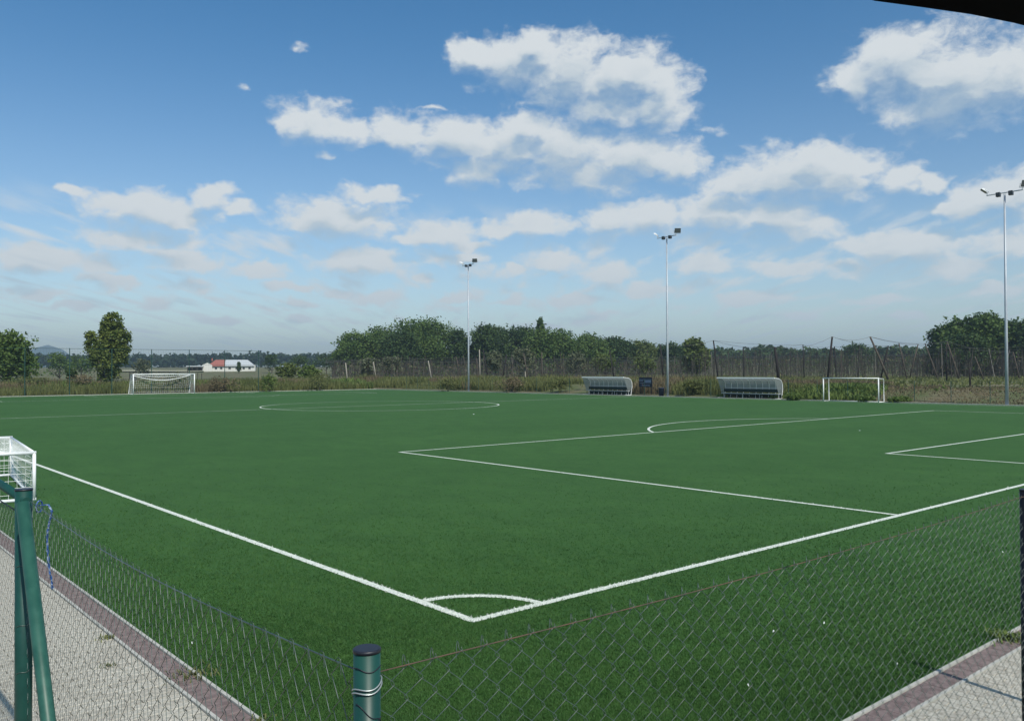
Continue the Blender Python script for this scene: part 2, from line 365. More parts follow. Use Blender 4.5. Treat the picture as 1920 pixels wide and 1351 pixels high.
# turf sheet
tb = MB(); tb.add([(PX0, PY0, 0), (PX1, PY0, 0), (PX1, PY1, 0), (PX0, PY1, 0)], [(0, 1, 2, 3)])
turf = tag(tb.build('artificial_turf_pitch', M['turf']), kind='structure')
LW = .11; ZL = .004
LINES = []                                                    # (x0,x1,y0,y1) rectangles, used by the blades as well
ARCS = []                                                     # (cx,cy,r,a0,a1)
def rect_line(name, rects, arcs=(), parent=turf):
    b = MB()
    for (x0, x1, y0, y1) in rects:
        b.add([(x0, y0, ZL), (x1, y0, ZL), (x1, y1, ZL), (x0, y1, ZL)], [(0, 1, 2, 3)]); LINES.append((x0, x1, y0, y1))
    for (cx, cy, r, a0, a1) in arcs:
        ARCS.append((cx, cy, r, a0, a1)); n = max(8, int((a1-a0)*r/.35)); V = []
        for i in range(n+1):
            a = a0+(a1-a0)*i/n
            for rr in (r-LW/2, r+LW/2): V.append((cx+rr*math.cos(a), cy+rr*math.sin(a), ZL))
        b.add(V, [(2*i, 2*i+1, 2*i+3, 2*i+2) for i in range(n)])
    return b.build(name, M['line'], parent)
h = LW/2; LP, WP = 100.0, 60.0
rect_line('goal_line', [(-h, WP+h, -h, h)]); rect_line('goal_line', [(-h, WP+h, LP-h, LP+h)])
rect_line('touchline', [(-h, h, h, LP-h)]); rect_line('touchline', [(WP-h, WP+h, h, LP-h)])
rect_line('halfway_line', [(h, WP-h, LP/2-h, LP/2+h)])
def boxes(s):
    y = lambda a: a if s > 0 else LP-a
    def strip(x0, x1, a0, a1): q = sorted((y(a0), y(a1))); return (x0, x1, q[0], q[1])
    B0, B1, G0, G1 = 9.84, 50.16, 20.84, 39.16
    rect_line('penalty_area_line', [strip(B0-h, B0+h, h, 16.5+h), strip(B1-h, B1+h, h, 16.5+h), strip(B0+h, B1-h, 16.5-h, 16.5+h)])
    rect_line('goal_area_line', [strip(G0-h, G0+h, h, 5.5+h), strip(G1-h, G1+h, h, 5.5+h), strip(G0+h, G1-h, 5.5-h, 5.5+h)])
    a = math.asin(5.56/9.15)
    arc = (30, 11, 9.15, a, PI-a) if s > 0 else (30, LP-11, 9.15, PI+a, 2*PI-a)
    rect_line('penalty_arc', [], [arc])
boxes(1); boxes(-1)
rect_line('centre_circle', [], [(30, 50, 9.15, 0, 2*PI)])
for (cx, cy, a) in ((0, 0, 0), (WP, 0, PI/2), (WP, LP, PI), (0, LP, 3*PI/2)):
    e = .06; rect_line('corner_arc', [], [(cx, cy, 1.0, a+e, a+PI/2-e)])
# turf blades near the camera
def make_blades():
    n = 620000
    u = rng.uniform(-60, 1980, n); v = 1380-(1380-860)*rng.beta(.9, 2.6, n)
    D = CF[None]*FPX+CR[None]*(u[:, None]-IW/2)-CU[None]*(v[:, None]-IH/2)
    t = -CAM[2]/D[:, 2]; X = CAM[0]+D[:, 0]*t; Y = CAM[1]+D[:, 1]*t
    ok = (X > PX0+.02) & (Y > PY0+.02)
    X, Y = X[ok], Y[ok]; n = len(X)
    white = np.zeros(n, bool); jx = X+rng.normal(0, .012, n); jy = Y+rng.normal(0, .012, n)
    for (x0, x1, y0, y1) in LINES: white |= (jx > x0) & (jx < x1) & (jy > y0) & (jy < y1)
    r = np.hypot(jx, jy); white |= (abs(r-1) < LW/2) & (jx > 0) & (jy > 0)
    dist = np.hypot(X-CAM[0], Y-CAM[1])
    hh = rng.uniform(.010, .026, n)*(.7+dist/25); ww = rng.uniform(.002, .0038, n)*(.4+dist/9)
    a = rng.uniform(0, 2*PI, n); ln = rng.uniform(0, .028, n); la = rng.uniform(0, 2*PI, n)
    V = np.zeros((n, 3, 3)); V[:, 0] = np.stack([X-ww*np.cos(a), Y-ww*np.sin(a), np.zeros(n)+.001], 1)
    V[:, 1] = np.stack([X+ww*np.cos(a), Y+ww*np.sin(a), np.zeros(n)+.001], 1)
    V[:, 2] = np.stack([X+ln*np.cos(la), Y+ln*np.sin(la), hh], 1)
    o = np_mesh('turf_blades', V.reshape(-1, 3), np.arange(n*3).reshape(-1, 3), [M['blade'], M['blade_white']], mi=white.astype(int))
    tag(o, 'short green artificial grass fibres of the near part of the pitch', 'turf', kind='stuff')
make_blades()
# ------------------------------------------------------------------ paving
bed = MB(); bed.box(-14, -3.0, -14, 102.2, -.049, -.020); bed.box(-3.0, 66, -14, -4.12, -.048, -.021)
paving = tag(bed.build('paving', M['sand']), kind='structure')
BL, BW = .20, .10
pv = MB(); pv.box(-BL/2+.0025, BL/2-.0025, -BW/2+.0025, BW/2-.0025, -.020, .0)
def paver_mesh(sx, sy, name, m, top=0.0):
    b = MB(); g = .0025; c = .004
    g = .0035; x, y = sx/2-g, sy/2-g
    V = [(-x, -y, -.019), (x, -y, -.019), (x, y, -.019), (-x, y, -.019), (-x, -y, top-c), (x, -y, top-c), (x, y, top-c), (-x, y, top-c),
         (-x+c, -y+c, top), (x-c, -y+c, top), (x-c, y-c, top), (-x+c, y-c, top)]
    b.add(V, [(i, (i+1) % 4, 4+(i+1) % 4, 4+i) for i in range(4)]+[(4+i, 4+(i+1) % 4, 8+(i+1) % 4, 8+i) for i in range(4)]+[(8, 9, 10, 11)])
    me = bpy.data.meshes.new(name); me.from_pydata(b.v, [], b.f); me.materials.append(m); return me, np.array(b.v), b.f
meA, PVv, PVf = paver_mesh(BL, BW, 'paver', M['paver']); meB, _, _ = paver_mesh(BL, BW, 'paver', M['paver_b'])
cells = []
def inview(x, y):
    p = np.array([x, y, 0])-CAM; z = p@CF
    if z < .5: return None
    u, v = IW/2+FPX*(p@CR)/z, IH/2-FPX*(p@CU)/z
    return (u, v, z) if -60 < u < 1990 and v < 1420 else None
halves = []
for j in range(1, 190, 2): halves.append((-3.075-.05, -3.7+BW*(j+.5), 0, 0))
for i in range(1, 140, 2): halves.append((-3.3+BW*(i+.5), -4.175-.05, 1, 0))
# left walk: brick length across the walk, running bond
for j in range(0, 190):
    y = -3.7+BW*(j+.5)
    for i in range(0, 24):
        x = -3.075-BL*(i+.5)-(.1 if j % 2 else 0)
        cells.append((x, y, 0))
for i in range(0, 140):
    x = -3.3+BW*(i+.5)
    for j in range(0, 20):
        y = -4.175-BL*(j+.5)-(.1 if i % 2 else 0)
        cells.append((x, y, 1))
seen = []; hid = []
for (x, y, k) in cells:
    if k == 0 and y < -4.175+.0: continue
    q = inview(x, y)
    (seen if q else hid).append((x, y, k, q[2] if q else 99))
def hidden_by_frame(x, y): return False
seen.sort(key=lambda s: s[3])
def joined(name, lst, V0, F0, m, parent, zj=.0015):
    V = []; F = []; 
    V0 = np.asarray(V0); allV = []; allF = []
    F0a = [f for f in F0]
    for (x, y, k, _) in lst:
        v = V0.copy()
        if k: v = v[:, [1, 0, 2]]*np.array([1, -1, 1]) 
        v = v+np.array([x, y, rng.uniform(-zj, zj)-.002]); b = len(allV)*len(V0); allV.append(v); allF += [tuple(b+i for i in f) for f in F0a]
    if not allV: return
    me = bpy.data.meshes.new(name); me.from_pydata(np.concatenate(allV).tolist(), [], allF); me.materials.append(m); o = link(name, me, parent); o['kind'] = 'stuff'; return o
for (x, y, k, _) in seen[:300]:
    o = link('paver', meA if random.random() < .6 else meB, paving); o.location = (x, y, rng.uniform(-.0015, .0015)-.002); o.rotation_euler = (rng.uniform(-.004, .004), rng.uniform(-.004, .004), (PI/2 if k else 0)+rng.uniform(-.004, .004))
rest = seen[300:]+[c for c in hid if inview(c[0]-.3, c[1]) or True]
joined('paver_field', rest[::1], PVv, PVf, M['paver'], paving)
_, HVv, HVf = paver_mesh(.1, BW, 'half', M['paver'])
joined('half_paver_row', [q for q in halves if q[2] or q[1] > -4.0], HVv, HVf, M['paver_b'], paving)
# kerb strip of mauve blocks with a thin pale edging on each side
strip = tag(MB().box(-3.072, -2.802, PY0-.17, PY1+.2, -.05, -.022).box(-3.072, PX1, -4.172, PY0-.002, -.0505, -.0225).build('kerb_strip', M['sand']), kind='structure')
EK = MB()
EK.box(-2.832, -2.802, PY0-.030, PY1+.2, -.021, .012); EK.box(-3.072, -3.042, PY0-.27+.0, PY1+.2, -.021, .008)
EK.box(-2.802, PX1, PY0-.030, PY0-.001, -.021, .012); EK.box(-3.042, PX1, -4.172, -4.142, -.021, .008)
EK.build('kerb_edging', M['kerb'], strip)
meM, MVv, MVf = paver_mesh(.206, .20, 'mauve_block', M['mauve'])
sb = []
for j in range(0, 500): sb.append((-2.937, PY0+.0+.2*(j+.5), 0, 0))
for j in range(0, 320): sb.append((-3.04+.2*(j+.5), -4.036, 1, 0))
sv = [s for s in sb if inview(s[0], s[1])]; sv.sort(key=lambda s: inview(s[0], s[1])[2]); ids = set(map(id, sv[:110]))
for s_ in sb:
    if id(s_) in ids:
        o = link('kerb_block', meM, strip); o.location = (s_[0], s_[1], rng.uniform(-.002, .002)); o.rotation_euler = (0, 0, (PI/2 if s_[2] else 0)+rng.uniform(-.006, .006))
joined('kerb_block_row', [s for s in sb if id(s) not in ids], MVv, MVf, M['mauve'], strip)
# far kerbs
FK = MB(); FK.box(PX1, PX1+.14, PY0, PY1+.14, -.04, .06); FK.box(PX0-.03, PX1, PY1, PY1+.14, -.04, .059)
tag(FK.build('pitch_kerb', M['kerb']), kind='structure')
# little weeds in the joints
def tuft(name, x, y, n, hgt, r, m, label, cat='weed', leafw=.012):
    V = []; F = []
    for i in range(n):
        a = rng.uniform(0, 2*PI); q = abs(rng.normal(0, r)); bx, by = x+q*math.cos(a), y+q*math.sin(a)
        b = rng.uniform(0, 2*PI); L = hgt*rng.uniform(.4, 1); dx, dy = math.cos(b)*L*.8, math.sin(b)*L*.8; px, py = -math.sin(b)*leafw/2, math.cos(b)*leafw/2
        k = len(V); V += [(bx-px, by-py, 0), (bx+px, by+py, 0), (bx+dx*.6+px, by+dy*.6+py, L*.7), (bx+dx*.6-px, by+dy*.6-py, L*.72), (bx+dx, by+dy, L*.6)]
        F += [(k, k+1, k+2, k+3)]; F += [(k+3, k+2, k+4)]
    me = bpy.data.meshes.new(name); me.from_pydata(V, [], F); me.materials.append(m)
    return tag(link(name, me), label, cat, kind='stuff')
tuft('weed_tuft', 3.55, -3.99, 150, .12, .10, LM['weed_green'], 'bright green weed tuft growing over the kerb strip at the right edge')
tuft('weed_tuft', -2.85, .35, 90, .07, .13, LM['weed'], 'yellowish weed patch at the turf edge beside the left kerb strip')
tuft('weed_tuft', -3.12, 1.95, 50, .05, .06, LM['weed'], 'tiny weed in the joint between left paving and kerb strip')
tuft('weed_tuft', -3.35, 1.1, 36, .035, .05, LM['weed'], 'small green weed between light pavers in front of left kerb strip')
tuft('weed_tuft', -2.85, -1.0, 60, .06, .08, LM['weed'], 'low yellow weed at the turf edge near the corner post')
# ------------------------------------------------------------------ chain-link fence in front
FX, FY, FH = -4.605, -5.522, 2.04
fence = empty('chain_link_fence', (FX, FY, 0), label='low green chain-link fence with round posts running round the near pitch corner', cat='fence')
def P_(x, y, z): return (x-FX, y-FY, z)
def post(x, y, hgt, r, m, rings=False, capm='cap'):
    b = MB(); b.tube([P_(x, y, -.02), P_(x, y, hgt-.03)], r, 24); o = b.build('post', m, fence, smooth=True)
    c = MB(); c.tube([P_(x, y, hgt-.032), P_(x, y, hgt-.026), P_(x, y, hgt-.024)], [r*1.05, r*1.05, r*.96], 28); c.build('cap', M[capm], o, smooth=True)
    return o
pm = post(FX, FY, 2.070, .030, M['green_paint'])
pl = post(FX, -1.95, 2.060, .043, M['green_paint'])
pr = post(-.575, FY, 2.045, .030, M['dark_post'])
shadow_post = post(1.78, FY, 2.045, .030, M['dark_post'])  # out-of-view post, put in to cast the shadow line on the paving
# brace and rail at the left post
MB().tube([P_(FX-.045, -2.16, 1.985), P_(FX-.035, -3.28, .02)], .033, 20).build('brace', M['green_paint_light'], fence, smooth=True)
MB().tube([P_(FX, -2.03, 1.975), P_(FX-.02, -1.27, 2.012), P_(FX-.04, -.2, 2.05)], .024, 16).build('top_rail', M['green_paint'], fence, smooth=True)
# tie wires round the corner post
def ring(z0, z1, r, wr, m, par, cx=FX, cy=FY, n=26, a0=-3.6, a1=1.6):
    pts = [P_(cx+r*math.cos(a0+(a1-a0)*i/n), cy+r*math.sin(a0+(a1-a0)*i/n), z0+(z1-z0)*i/n+.004*math.sin(i*.5)) for i in range(n+1)]
    MB().tube(pts, wr, 6).build('tie_wire', m, par, smooth=True)
ring(1.955, 1.985, .0325, .0017, M['galv'], pm); ring(1.947, 1.975, .0328, .0018, M['galv'], pm)
ring(2.005, 2.002, .0308, .0012, M['cap'], pm, a0=-3.4, a1=.8); ring(1.885, 1.890, .0308, .0011, M['cap'], pm, a0=-3.4, a1=.8); ring(1.93, 1.86, .0308, .0010, M['cap'], pm, a0=-3.0, a1=.3)
for z in (1.3, 1.05, .7, 1.62): ring(z, z+.03, .045, .0015, M['wire'], pl, FX, -1.95, a0=-2.6, a1=.6)
def mesh_panel(name, A, B, ztop, zbot, top_fn, pitch=.079, wr=.00115, jit=.0, lean=0.0, m='wire'):
    """real chain link: each wire a flattened spiral hooked into its neighbour"""
    A = np.array(A, float); B = np.array(B, float); L = np.linalg.norm(B-A); d = (B-A)/L; nrm = np.array([d[1], -d[0]])
    nw = int(L/(pitch/2)); rows = int((ztop-zbot)/(pitch/2))
    V = []; F = []; sides = 4; base = 0
    for w_ in range(nw):
        s0 = (w_+.5)*pitch/2
        pts = []
        tt = top_fn(s0/L)
        for r_ in range(rows+1):
            side = (r_+w_) % 2
            s_ = s0+(pitch/4+.002)*(1 if side else -1)
            z = tt-r_*(pitch/2)*1.03
            dep = .0035*(1 if side else -1)
            wob = .004*math.sin(z*3+s0*2.3)+.003*math.sin(z*7+s0*5)
            sx = s_+wob+rng.normal(0, .0012)+lean*(tt-z)
            out = dep+.012*math.sin(s0*1.7+z*1.9)
            # two points per bend give the little knuckle
            pts.append((sx, out-.002, z+.003)); pts.append((sx, out+.002, z-.003))
        pts = np.array(pts); k = len(pts)
        # hook at the top
        W3 = np.stack([A[0]+d[0]*pts[:, 0]+nrm[0]*pts[:, 1], A[1]+d[1]*pts[:, 0]+nrm[1]*pts[:, 1], pts[:, 2]], 1)
        if w_ % 2 == 0:
            hk = W3[0]; o_ = np.array([nrm[0], nrm[1]])*.004; top = np.array([[hk[0]-d[0]*.010+o_[0], hk[1]-d[1]*.010+o_[1], hk[2]-.026], [hk[0]-d[0]*.009+o_[0], hk[1]-d[1]*.009+o_[1], hk[2]+.008], [hk[0]-d[0]*.004, hk[1]-d[1]*.004, hk[2]+.014], [hk[0]+d[0]*.003-o_[0], hk[1]+d[1]*.003-o_[1], hk[2]+.006]])
            W3 = np.concatenate([top, W3]); k += 4
        tg = np.gradient(W3, axis=0); tg /= np.linalg.norm(tg, axis=1)[:, None]+1e-9
        a = np.cross(tg, np.array([nrm[0], nrm[1], 0.])); a /= np.linalg.norm(a, axis=1)[:, None]+1e-9; b = np.cross(tg, a)
        rr = wr
        for j in range(sides):
            c = 2*PI*j/sides+.6; V.append(W3+(a*math.cos(c)+b*math.sin(c))*rr)
        # vertices are grouped per side
        for j in range(sides):
            j2 = (j+1) % sides; i = np.arange(k-1)
            F.append(np.stack([base+j*k+i, base+j2*k+i, base+j2*k+i+1, base+j*k+i+1], 1))
        base += k*sides
    V = np.concatenate(V)-np.array([FX, FY, 0]); o = np_mesh(name, V, np.concatenate(F), M[m], fence, smooth=True); o['kind'] = 'stuff'; return o
sagL = lambda t: 1.985-.050*math.sin(PI*t)*1.0
sagR = lambda t: 1.985-.020*math.sin(PI*t)
mesh_panel('wire_mesh', (FX, FY+.03), (FX, -2.11), 1.99, .05, lambda t: sagL(t)+.004)
mesh_panel('wire_mesh', (FX+.03, FY), (1.78, FY), 1.99, .05, lambda t: 1.985-.022*abs(math.sin(PI*t*6.385/4.0))+.004, wr=.00095)
mesh_panel('wire_mesh', (FX, -2.02), (FX, 1.4), 1.86, .05, lambda t: 1.89+.03*t)
def wireline(name, pts, r, m): MB().tube([P_(*p) for p in pts], r, 6).build(name, M[m], fence, smooth=True)
wireline('tension_wire', [(FX, FY+.03+(3.38)*t, sagL(t)) for t in np.linspace(0, 1, 24)], .0022, 'wire')
wireline('tension_wire', [(FX+.03+6.35*t, FY, 1.985-.022*abs(math.sin(PI*t*6.385/4.0))) for t in np.linspace(0, 1, 30)], .0016, 'rust')
wireline('tension_wire', [(FX, -2.02+3.4*t, 1.89+.03*t) for t in np.linspace(0, 1, 8)], .004, 'cap')
# rope hanging from the left post
rp = [(FX+.045, -2.08, 1.955), (FX+.075, -2.16, 1.965), (FX+.09, -2.17, 1.93), (FX+.08, -2.14, 1.85), (FX+.075, -2.13, 1.78), (FX+.08, -2.13, 1.70), (FX+.085, -2.13, 1.62), (FX+.095, -2.14, 1.56), (FX+.10, -2.14, 1.51)]
rb = MB()
for k in range(2):
    pts = []
    for i in range(70):
        t = i/69*(len(rp)-1); a = min(int(t), len(rp)-2); f = t-a; p = np.array(rp[a])*(1-f)+np.array(rp[a+1])*f; c = i*.75+PI*k
        pts.append((p[0]+.0034*math.cos(c), p[1]+.0034*math.sin(c), p[2]))
    rb.tube(pts, .0034, 7)
rb.tube([(FX+.04+.035*math.cos(a)*.6, -2.12+.03*math.cos(a), 1.955+.03*math.sin(a)) for a in np.linspace(0, 6.0, 16)], .004, 7)
tag(rb.build('rope', M['rope'], smooth=True), 'blue and white twisted rope hanging from the left fence post', 'rope')
# litter specks on the turf
def scrap(x, y, s, label, rz=0):
    b = MB(); b.add([(-s, -s*.5, .012), (s*.8, -s*.6, .02), (s, s*.4, .03), (-s*.7, s*.6, .016), (0, 0, .04)], [(0, 1, 4), (1, 2, 4), (2, 3, 4), (3, 0, 4)])
    o = b.build('paper_scrap', M['white']); o.location = (x, y, .006); o.rotation_euler = (0, 0, rz); tag(o, label, 'litter')
def Gd(u, v):
    d = ray(u, v); t = -CAM[2]/d[2]; return CAM[0]+d[0]*t, CAM[1]+d[1]*t
for (u, v, s, lb) in [(1545, 1172, .012, 'small white scrap on the dark turf right of the corner, nearest the lone tension wire'), (1450, 1188, .013, 'white scrap on the turf below the goal line right of the corner'),
                      (1880, 1038, .013, 'tiny white scrap on turf near the dark right-hand post'), (888, 777, .08, 'white speck on the turf just in front of the centre circle'),
                      (1612, 808, .10, 'pale scrap on the turf inside the penalty area'), (1403, 1290, .010, 'white crumb on the turf near the bottom edge of the picture'),
                      (1682, 1250, .010, 'reddish white crumb on the turf near the right kerb strip'), (360, 1210, .010, 'yellowish crumb on the turf behind the left fence mesh')]:
    x, y = Gd(u, v); scrap(x, y, s*.75, lb, u)
# ------------------------------------------------------------------ goals
def net_face(b, A, B, C, D, nu, nv, r, sag=0., out=(0, 0, 0)):
    A, B, C, D = [np.array(p, float) for p in (A, B, C, D)]; out = np.array(out, float)
    def pt(s, t):
        p = A*(1-s)*(1-t)+B*s*(1-t)+C*s*t+D*(1-s)*t
        return p+out*sag*math.sin(PI*s)*math.sin(PI*t)
    for i in range(nu+1): b.tube([pt(i/nu, t) for t in np.linspace(0, 1, 7)], r, 3, cap=False)
    for j in range(nv+1): b.tube([pt(t, j/nv) for t in np.linspace(0, 1, 7)], r, 3, cap=False)
def goal(name, loc, rz, Wd, H, dt, db, rp, label, net=True, back_frame=True, nr=.006, cell=.25, ballast=True):
    """local x along the mouth, local y behind the goal"""
    g = empty(name, loc, rz, label=label, cat='goal')
    for s in (-1, 1): MB().tube([(s*Wd/2, 0, 0), (s*Wd/2, 0, H)], rp, 14).build('post', M['white'], g, smooth=True)
    MB().tube([(-Wd/2-rp, 0, H), (Wd/2+rp, 0, H)], rp, 14).build('crossbar', M['white'], g, smooth=True)
    if back_frame:
        for s in (-1, 1):
            MB().tube([(s*Wd/2, 0, H-.02), (s*Wd/2, dt, H-.05), (s*Wd/2, db, .03), (s*Wd/2, 0, .03)], rp*.6, 10).build('side_frame', M['white'], g, smooth=True)
        MB().tube([(-Wd/2, db, .03), (Wd/2, db, .03)], rp*.6, 10).build('ground_bar', M['white'], g, smooth=True)
    if net:
        b = MB(); hw = Wd/2
        net_face(b, (-hw, dt, H-.05), (hw, dt, H-.05), (hw, db, .03), (-hw, db, .03), int(Wd/cell), int(H/cell), nr, .25, (0, .5, 0))
        for s in (-1, 1): net_face(b, (s*hw, 0, H), (s*hw, dt, H-.05), (s*hw, db, .03), (s*hw, 0, .03), max(3, int(db/cell)), int(H/cell), nr)
        net_face(b, (-hw, 0, H), (hw, 0, H), (hw, dt, H-.05), (-hw, dt, H-.05), int(Wd/cell), max(2, int(dt/cell)), nr, .5, (0, 0, -.7))
        o = b.build('net', M['net'], g); o['kind'] = 'stuff'
    return g
g1 = goal('football_goal', (30, 100.0, 0), 0, 7.32, 2.44, 1.0, 1.9, .06, 'full-size white football goal with net at the far end of the pitch', nr=.008)
# sagging rear rope seen across the far goal
MB().tube([(-3.5+7*t, 1.0, 2.3-.62*math.sin(PI*t)) for t in np.linspace(0, 1, 14)], .045, 6).build('net_roll', M['net'], g1, smooth=True)
goal('portable_goal', (60.3, 27.4, 0), -PI/2, 4.7, 1.93, .85, .9, .045, 'empty white portable goal without net beside the far touchline', net=False)
# small goal toppled at the left touchline
def near_goal():
    a = math.atan2(-.49, 5.15)                                 # its long axis leans slightly off the touchline
    g = empty('small_goal', (-1.62, 12.78, 0), -math.atan2(.49, 5.15), label='white box-framed small goal with net standing by the near left touchline', cat='goal')
    Ln, H, Dp = 5.15, 1.0, 2.0; r = .035
    for (x, y) in ((0, 0), (0, Ln), (-Dp, 0), (-Dp, Ln)): MB().tube([(x, y, 0), (x, y, H)], r, 12).build('upright', M['white'], g, smooth=True)
    for z in (.035, H):
        for y in (0, Ln): MB().tube([(-Dp, y, z), (r, y, z)], r, 12).build('end_bar', M['white'], g, smooth=True)
        for x in (0, -Dp): MB().tube([(x, r, z), (x, Ln-r, z)], r*.8, 12).build('long_bar', M['white'], g, smooth=True)
    b = MB(); q = .0045
    net_face(b, (-Dp, 0, H), (0, 0, H), (0, Ln, H), (-Dp, Ln, H), 14, 34, .003, .12, (0, 0, -1))
    net_face(b, (-Dp, Ln, 0), (0, Ln, 0), (0, Ln, H), (-Dp, Ln, H), 13, 7, q)
    net_face(b, (0, 0, 0), (0, Ln, 0), (0, Ln, H), (0, 0, H), 34, 7, .0035, .1, (-1, 0, 0))
    net_face(b, (-Dp, 0, 0), (0, 0, 0), (0, 0, H), (-Dp, 0, H), 13, 7, .0035, .1, (0, 1, 0))
    o = b.build('net', M['net'], g); o['kind'] = 'stuff'
near_goal()
# ------------------------------------------------------------------ floodlight masts
def flood(par, c, yawdir, tilt, m_back):
    """a shallow housing on a bracket, its glass towards yawdir and down"""
    q = Matrix.Rotation(yawdir, 4, 'Z') @ Matrix.Rotation(tilt, 4, 'Y')     # local +x is the aiming axis
    def T(p): v = q @ Vector(p); return (v.x+c[0], v.y+c[1], v.z+c[2])
    b = MB(); w_, h_, d_ = .31, .24, .14
    V = [T((0, s*w_, t*h_)) for s in (-1, 1) for t in (-1, 1)]+[T((-d_, s*w_*.6, t*h_*.6)) for s in (-1, 1) for t in (-1, 1)]
    b.add(V, [(0, 2, 6, 4), (2, 3, 7, 6), (3, 1, 5, 7), (1, 0, 4, 5), (4, 6, 7, 5)]); b.add([T((.0, s*w_, t*h_)) for s, t in ((-1, -1), (-1, 1), (1, 1), (1, -1))], [(0, 1, 2, 3)])
    o = b.build('floodlight', m_back, par)
    e = .02; MB().add([T((.006, s*(w_-e), t*(h_-e))) for s, t in ((-1, -1), (1, -1), (1, 1), (-1, 1))]+[T((.002, s*(w_-e), t*(h_-e))) for s, t in ((-1, -1), (1, -1), (1, 1), (-1, 1))],
                     [(0, 1, 2, 3), (4, 7, 6, 5), (0, 4, 5, 1), (1, 5, 6, 2), (2, 6, 7, 3), (3, 7, 4, 0)]).build('glass', M['lamp_glass'], o)
    MB().tube([T((-.06, -w_-.03, 0)), T((-.06, -w_-.03, -.30)), T((-.06, w_+.03, -.30)), T((-.06, w_+.03, 0))], .018, 6).build('bracket', M['pole'], o)
def mast(label, x, y, H):
    t = empty('floodlight_mast', (x, y, 0), label=label, cat='floodlight', group='floodlight masts along the far touchline')
    MB().tube([(0, 0, 0), (0, 0, H*.35), (0, 0, H)], [.125, .10, .065], 18).build('pole', M['pole'], t, smooth=True)
    MB().box(-.2, .2, -.2, .2, 0, .03).build('base_plate', M['pole'], t)
    MB().tube([(0, -1.22, H+.10), (0, 1.22, H+.06)], .04, 8).build('crossbar', M['pole'], t)
    for s in (-1, 1):
        MB().box(-.14, .14, s*.42-.14, s*.42+.14, H-.16, H+.16).build('control_box', M['lamp_body'], t, bevel=.02)
        MB().tube([(0, s*1.16, H+.08), (0, s*1.20, H+.30)], .03, 8).build('stub', M['pole'], t)
    flood(t, (0, 1.42, H+.42), math.radians(118), math.radians(52), M['lamp_back_sunlit'])
    flood(t, (0, -1.38, H+.52), math.radians(-128), math.radians(25), M['lamp_body'])
mast('floodlight mast left of the two dugouts, the farthest and shortest-looking', 61.9, 80.2, 16.35)
mast('floodlight mast between the two dugouts beside the blue bin', 61.9, 47.5, 16.0)
mast('floodlight mast at the right edge, nearest and tallest-looking', 61.75, 16.25, 15.35)
# ------------------------------------------------------------------ dugouts, board, bin
def dugout(label, y0, x):
    """local x along its length, local y to the back"""
    L = 6.1
    t = empty('team_dugout', (x, y0, 0), -PI/2, label=label, cat='dugout', group='team dugouts by the far touchline')
    prof = [(1.12, .62), (1.18, .95), (1.14, 1.35), (.98, 1.64), (.62, 1.83), (-.15, 1.90)]    # (y, z) of the curved shell
    n = 9
    for i in range(n):
        x0, x1 = i*L/n+.03, (i+1)*L/n-.03; b = MB()
        V = [(xx, yy, zz) for (yy, zz) in prof for xx in (x0, x1)]+[(xx, yy-.012, zz-.012) for (yy, zz) in prof for xx in (x0, x1)]
        k = 2*len(prof); m_ = len(prof)
        F = [(2*j, 2*j+1, 2*j+3, 2*j+2) for j in range(m_-1)]+[(k+2*j+2, k+2*j+3, k+2*j+1, k+2*j) for j in range(m_-1)]+[(2*j+1, k+2*j+1, k+2*j+3, 2*j+3) for j in range(m_-1)]+[(2*j+2, k+2*j+2, k+2*j, 2*j) for j in range(m_-1)]
        b.add(V, F).build('shell_panel', M['poly'], t)
    for i in range(n+1):
        MB().tube([(i*L/n, yy, zz) for (yy, zz) in [(.98, .02)]+prof], .034, 6).build('rib', M['white'], t)
    MB().box(-.02, L+.02, -.21, -.15, 1.85, 1.97).build('roof_edge', M['white'], t)
    MB().tube([(0, 1.14, .95), (L, 1.14, .95)], .03, 6).build('rail', M['white'], t); MB().tube([(0, .95, 1.60), (L, .95, 1.60)], .025, 6).build('rail', M['alu'], t)
    MB().box(0, L, .90, .94, .58, .86).build('backrest', M['bench_dark'], t)
    MB().box(0, L, .46, .86, .42, .48).build('bench_seat', M['bench_pale'], t)
    MB().box(0, L, 1.02, 1.05, .04, .40).build('rear_board', M['bench_dark'], t)
    for xx in (.1, L*.36, L*.66, L-.1): MB().tube([(xx, .7, 0), (xx, .7, .42)], .03, 8).build('bench_leg', M['alu'], t)
    for s, xx in ((0, 0), (1, L)):
        MB().tube([(xx, -.1, .03), (xx, 1.1, .03)], .035, 8).build('base_bar', M['white'], t)
        b = MB(); e = .006 if s else -.006
        side = [(.5, .5), (1.08, .5)]+prof
        for q in (xx, xx+e): pass
        V = [(xx, y_, z_) for (y_, z_) in side]+[(xx+e, y_, z_) for (y_, z_) in side]; k = len(side)
        b.add(V, [tuple(range(k)), tuple(range(2*k-1, k-1, -1))]+[(i, (i+1) % k, k+(i+1) % k, k+i) for i in range(k)]).build('side_panel', M['poly_clear'], t)
dugout('curved grey polycarbonate dugout left of the navy board', 59.1, 61.6)
dugout('curved grey polycarbonate dugout right of the middle floodlight, next to the small portable goal', 41.2, 61.6)
